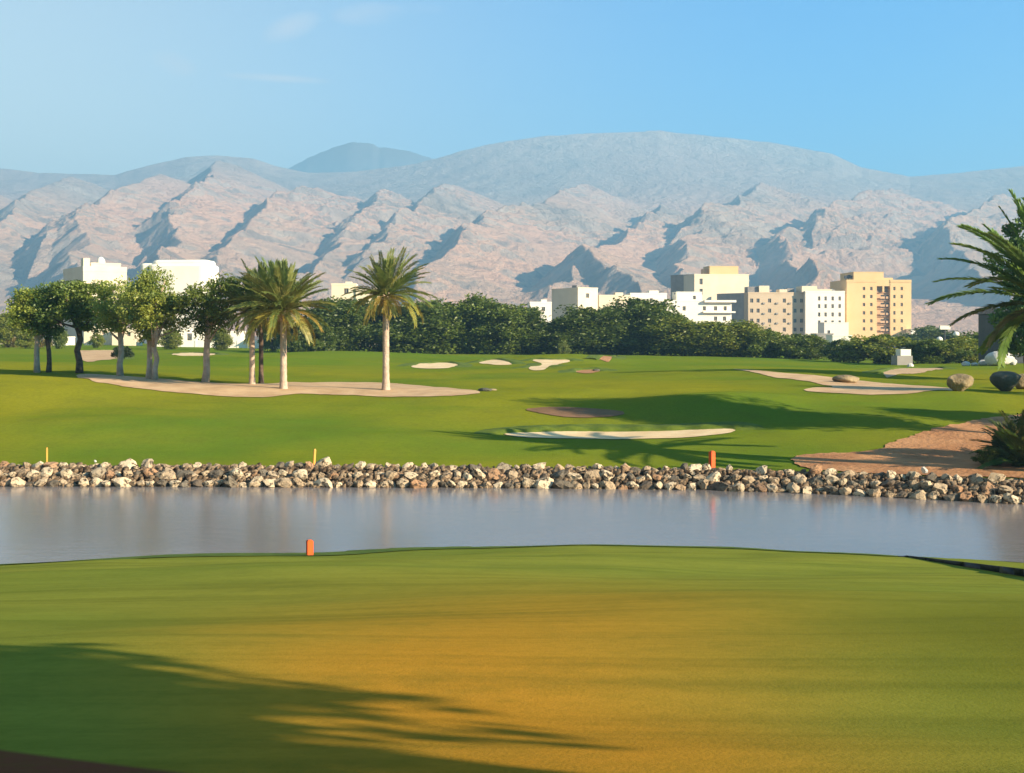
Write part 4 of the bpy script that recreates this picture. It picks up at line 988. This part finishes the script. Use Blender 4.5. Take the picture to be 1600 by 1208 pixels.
def dome(parent, u, v, z, r, m='wall_white', name='dome', sz=1.0):
    bm = bmesh.new(); bmesh.ops.create_uvsphere(bm, u_segments=20, v_segments=12, radius=r)
    for q in bm.verts: q.co.z = max(q.co.z, -r * .3) * sz
    me = bpy.data.meshes.new(name); bm.to_mesh(me); bm.free(); me.polygons.foreach_set('use_smooth', [True] * len(me.polygons))
    o = link(name, me, M[m], parent); o.location = (u, v, z); return o
dome(V.t, V.width(1063), 4, V.zp(458), 1.3, 'metal_dark', 'roof_tank', .8)

# cream and grey building behind the belt's gap, low white houses
T = Bldg(903, 420, 0, 28, 'building with a grey left side and a cream right end above the belt gap', name='building')
T.block('wall', 0, T.width(934), 0, T.depth(862), 0, T.zp(451), 'wall', T.wins([918], [462], 1.2, 1.5), parapet=.4)
T.block('roof_box', T.width(906), T.width(912), 2, 5, T.zp(451) + .02, T.zp(445.5, 0, 2), 'roof_grey')
for px0, px1, top, d, m_, lab in ((936, 985, 463, 430, 'wall', 'low cream house just right of the grey and cream building'), (985, 1042, 460, 440, 'wall_white', 'low white house left of the stepped villa'), (828, 862, 474, 400, 'wall_white', 'small white house showing through the belt gap'),
    (518, 556, 446, 300, 'wall', 'pale house behind the fullest palm crown'), (556, 606, 455, 300, 'wall', 'long pale parapet behind the lone palm crown')):
    T = Bldg(px0, d, 0, 4, lab, 'house', 'house'); T.block('wall', 0, T.width(px1), 0, 9, 0, T.zp(top), m_, T.wins([(px0 + px1) / 2 + 4], [top + 9], 1.1, 1.3), parapet=.5)
    T.block('roof_box', T.width(px0 + (px1 - px0) * .55), T.width(px0 + (px1 - px0) * .8), 2, 6, T.zp(top) + .02, T.zp(top - 6, 0, 2), m_)
# grey shed
T = Bldg(452, 240, 0, 20, 'grey gabled shed behind the fullest palm trunk', 'shed', 'shed'); w_ = T.width(500); T.block('wall', 0, w_, 0, 8, 0, T.zp(500), 'wall_grey')
b = MB(); z1, z2 = T.zp(500) + .01, T.zp(487); b.v += [(-.4, -.4, z1), (w_ + .4, -.4, z1), (w_ + .4, 8.4, z1), (-.4, 8.4, z1), (1.5, 4, z2), (w_ - 1.5, 4, z2)]; b.f += [(0, 1, 5, 4), (1, 2, 5), (2, 3, 4, 5), (3, 0, 4), (0, 3, 2, 1)]; b.build('roof', M['roof_grey'], T.t)

# left-hand buildings
T = Bldg(130, 380, 0, 32, 'pale yellow building with a small white dome, behind the left trees', name='building')
w_ = T.width(198); T.block('wall', 0, w_, 0, T.depth(99), 0, T.zp(424), 'wall', T.wins([150, 170], [452, 480], 1.2, 1.6), parapet=1.6, lwins=[(2.5, 3.7, 13.5, 15.2), (6.5, 7.7, 13.5, 15.2)])
T.block('roof_box', .3, 2.2, 1, 4, T.zp(424) + .02, T.zp(403), 'wall'); T.block('upper_floor', 3.0, w_ - 1.0, 3, 9, T.zp(424) + .02, T.zp(412, 0, 3), 'wall', parapet=.4)
dome(T.t, T.width(165), 5.5, T.zp(412, 0, 3) + .6, 1.25, 'wall_white', 'dome', 1.4)
T = Bldg(214, 350, 0, -4, 'large bright white building with rounded corners, behind the left trees', name='building')
b = MB(); w_ = T.width(325)
def rbox(b, u0, u1, v0, v1, z0, z1, r, seg=6):
    pts = []
    for cx, cy, a0 in ((u1 - r, v0 + r, -90), (u1 - r, v1 - r, 0), (u0 + r, v1 - r, 90), (u0 + r, v0 + r, 180)):
        for k in range(seg + 1): a = R(a0 + 90 * k / seg); pts.append((cx + math.cos(a) * r, cy + math.sin(a) * r))
    n = len(pts); m0 = len(b.v); b.v += [(x, y, z0) for x, y in pts] + [(x, y, z1 - .5) for x, y in pts] + [((x - (u0+u1)/2) * .95 + (u0+u1)/2, (y - (v0+v1)/2) * .95 + (v0+v1)/2, z1) for x, y in pts]
    for q in range(2):
        for k in range(n): b.f.append((m0 + q*n + k, m0 + q*n + (k+1) % n, m0 + (q+1)*n + (k+1) % n, m0 + (q+1)*n + k))
    b.f.append(tuple(m0 + 2*n + k for k in range(n)))
rbox(b, w_ * .12, w_, 0, 12, 0, T.zp(413), 2.4); b.build('wall', M['wall_white'], T.t, False)
b = MB(); rbox(b, w_ * .18, w_ * .96, 1, 11, T.zp(413) + .01, T.zp(406), 1.8); b.build('upper_floor', M['wall_white'], T.t)
b = MB(); rbox(b, 0, w_ * .30, 1.5, 9, 0, T.zp(411), 1.5); b.build('side_wing', M['wall_white'], T.t)
b = MB(); b.tube([(w_ * .42, 3, T.zp(406)), (w_ * .42, 3, T.zp(399))], [.05, .03], 6); b.build('mast', M['metal_dark'], T.t)
for px0, px1, top, d, m_, lab in ((0, 24, 519, 300, 'wall', 'cream house corner at the left edge'), (82, 104, 528, 262, 'wall_white', 'low white wall piece between the dark trunks'),
    (131, 175, 511, 270, 'wall', 'cream cube house left of the pinkish trunk'), (175, 212, 514, 265, 'wall', 'low cream outbuilding behind the pinkish trunk'),
    (252, 292, 516, 262, 'wall_white', 'low white outbuilding behind the two touching trunks'), (300, 342, 519, 262, 'wall_white', 'low white outbuilding behind the mottled trunk'),
    (348, 376, 519, 258, 'wall_white', 'small white cube house left of the slim palm'), (412, 458, 521, 258, 'wall_white', 'low white outbuilding behind the fullest palm trunk')):
    T = Bldg(px0, d, 0, 3, lab, 'house', 'house'); T.block('wall', 0, T.width(px1), 0, 6, 0, T.zp(top), m_, T.wins([px0 + (px1 - px0) * .7], [top + 8], .8, .9) if px1 - px0 > 30 else (), parapet=.25)
# boundary wall on the left
T = Bldg(240, 246, 0, 1, 'long low white boundary wall behind the left bunkers', 'wall', 'boundary_wall'); T.block('panel', 0, T.width(470), 0, .3, 0, T.zp(532), 'wall_white')
b = MB(); 
for k in range(8): u = T.width(470) * k / 7; b.box(u - .2, -.08, 0, u + .2, .36, T.zp(530))
b.build('pier', M['wall_white'], T.t)

# white rocks at the right edge of the fairway
for px, py, wpx, hpx, lab, sd in ((1509, 566, 11, 7, 'left small white rock of the row at the fairway edge', 1), (1523, 567, 9, 5, 'smallest white rock between two larger ones', 2), (1536, 564, 13, 8, 'middle white rock beneath the olive bush', 3), (1562, 566, 36, 20, 'largest sprawling white rock near the right edge', 4), (1565, 548, 9, 13, 'upright white rock standing on the largest one', 5), (1583, 558, 10, 9, 'white rock leaning at the right of the largest one', 6), (1422, 571, 9, 7, 'white rock at the foot of the stone hut', 7)):
    d = 141 if px < 1560 or px > 1570 else 139; x = (px - 800) / F * d
    o = boulder(px, d, wpx * 1.1, hpx * 1.15, M['rock_white'], lab, 30 + sd, .0, 'white_rock'); o['category'] = 'rock'; o['group'] = 'white rocks at the fairway edge'
    o.location.z = (tz(x, d) - .08) if py > 555 else tz(x, d) + 1.1
# floodlight and round lamps beyond the bushes
def flood(px, py, d, label):
    x = (px - 800) / F * d; z0 = 3.0; zt_ = CAMZ - (py - 520) / F * d; t = thing('floodlight', (x, d, z0), label, 'floodlight')
    b = MB(); b.tube([(0, 0, 0), (0, 0, zt_ - z0 - .1)], [.18, .12], 8); b.build('pole', M['metal_dark'], t)
    b = MB(); b.box(-.85, -.35, zt_ - z0 - .1, .85, .3, zt_ - z0 + .55); b.build('lamp_head', M['wall_white'], t)
flood(1476, 514, 215, 'white rectangular lamp head on a dark pole above the bushes')
def globe(px, py, d, r, label):
    x = (px - 800) / F * d; z0 = 3.0; zt_ = CAMZ - (py - 520) / F * d; t = thing('globe_lamp', (x, d, z0), label, 'lamp', 'round white lamps above the bushes')
    b = MB(); b.tube([(0, 0, 0), (0, 0, zt_ - z0 - r * .8)], [.1, .08], 8); b.build('pole', M['metal_dark'], t); dome(t, 0, 0, zt_ - z0, r, 'wall_white', 'globe')
globe(1494, 523, 210, .52, 'higher round white lamp right of the lamp head'); globe(1468, 531, 205, .5, 'lower round white lamp left of the dark pole')
# dark pavilion
T = Bldg(1566, 150, 0, 2, 'dark glazed pavilion behind the palm fronds at the right edge', 'pavilion', 'pavilion', z=2.6)
T.block('wall', 0, 9, 0, 7, 0, T.zp(490), 'metal_dark', [(1.0, 4.0, 1.2, 3.6), (4.8, 8.0, 1.2, 3.6)]); T.block('roof_slab', -.3, 9.3, -.4, 7.3, T.zp(490) + .01, T.zp(481), 'glass')
for px0, px1, top in ((1567, 1610, 530),):
    T = Bldg(px0, 175, 0, 0, 'low white wall below the dark pavilion', 'wall', 'boundary_wall', z=2.0); T.block('panel', 0, T.width(px1), 0, .4, 0, T.zp(top), 'wall_white')


# ---------------------------------------------------------------- haze
HAZE = 3.1e-4
def build_haze():
    mb = MB(); mb.box(-7000, -1500, -4, 7000, 7400, 770)
    m, nt = mat('valley_haze'); v = N(nt, 'ShaderNodeVolumePrincipled'); o = N(nt, 'ShaderNodeOutputMaterial'); L(nt, v.outputs[0], o.inputs['Volume'])
    v.inputs['Color'].default_value = (.31, .61, .85, 1); v.inputs['Density'].default_value = HAZE; v.inputs['Anisotropy'].default_value = .1
    tag(mb.build('haze', m), 'thin pale valley haze', kind='stuff')
build_haze()
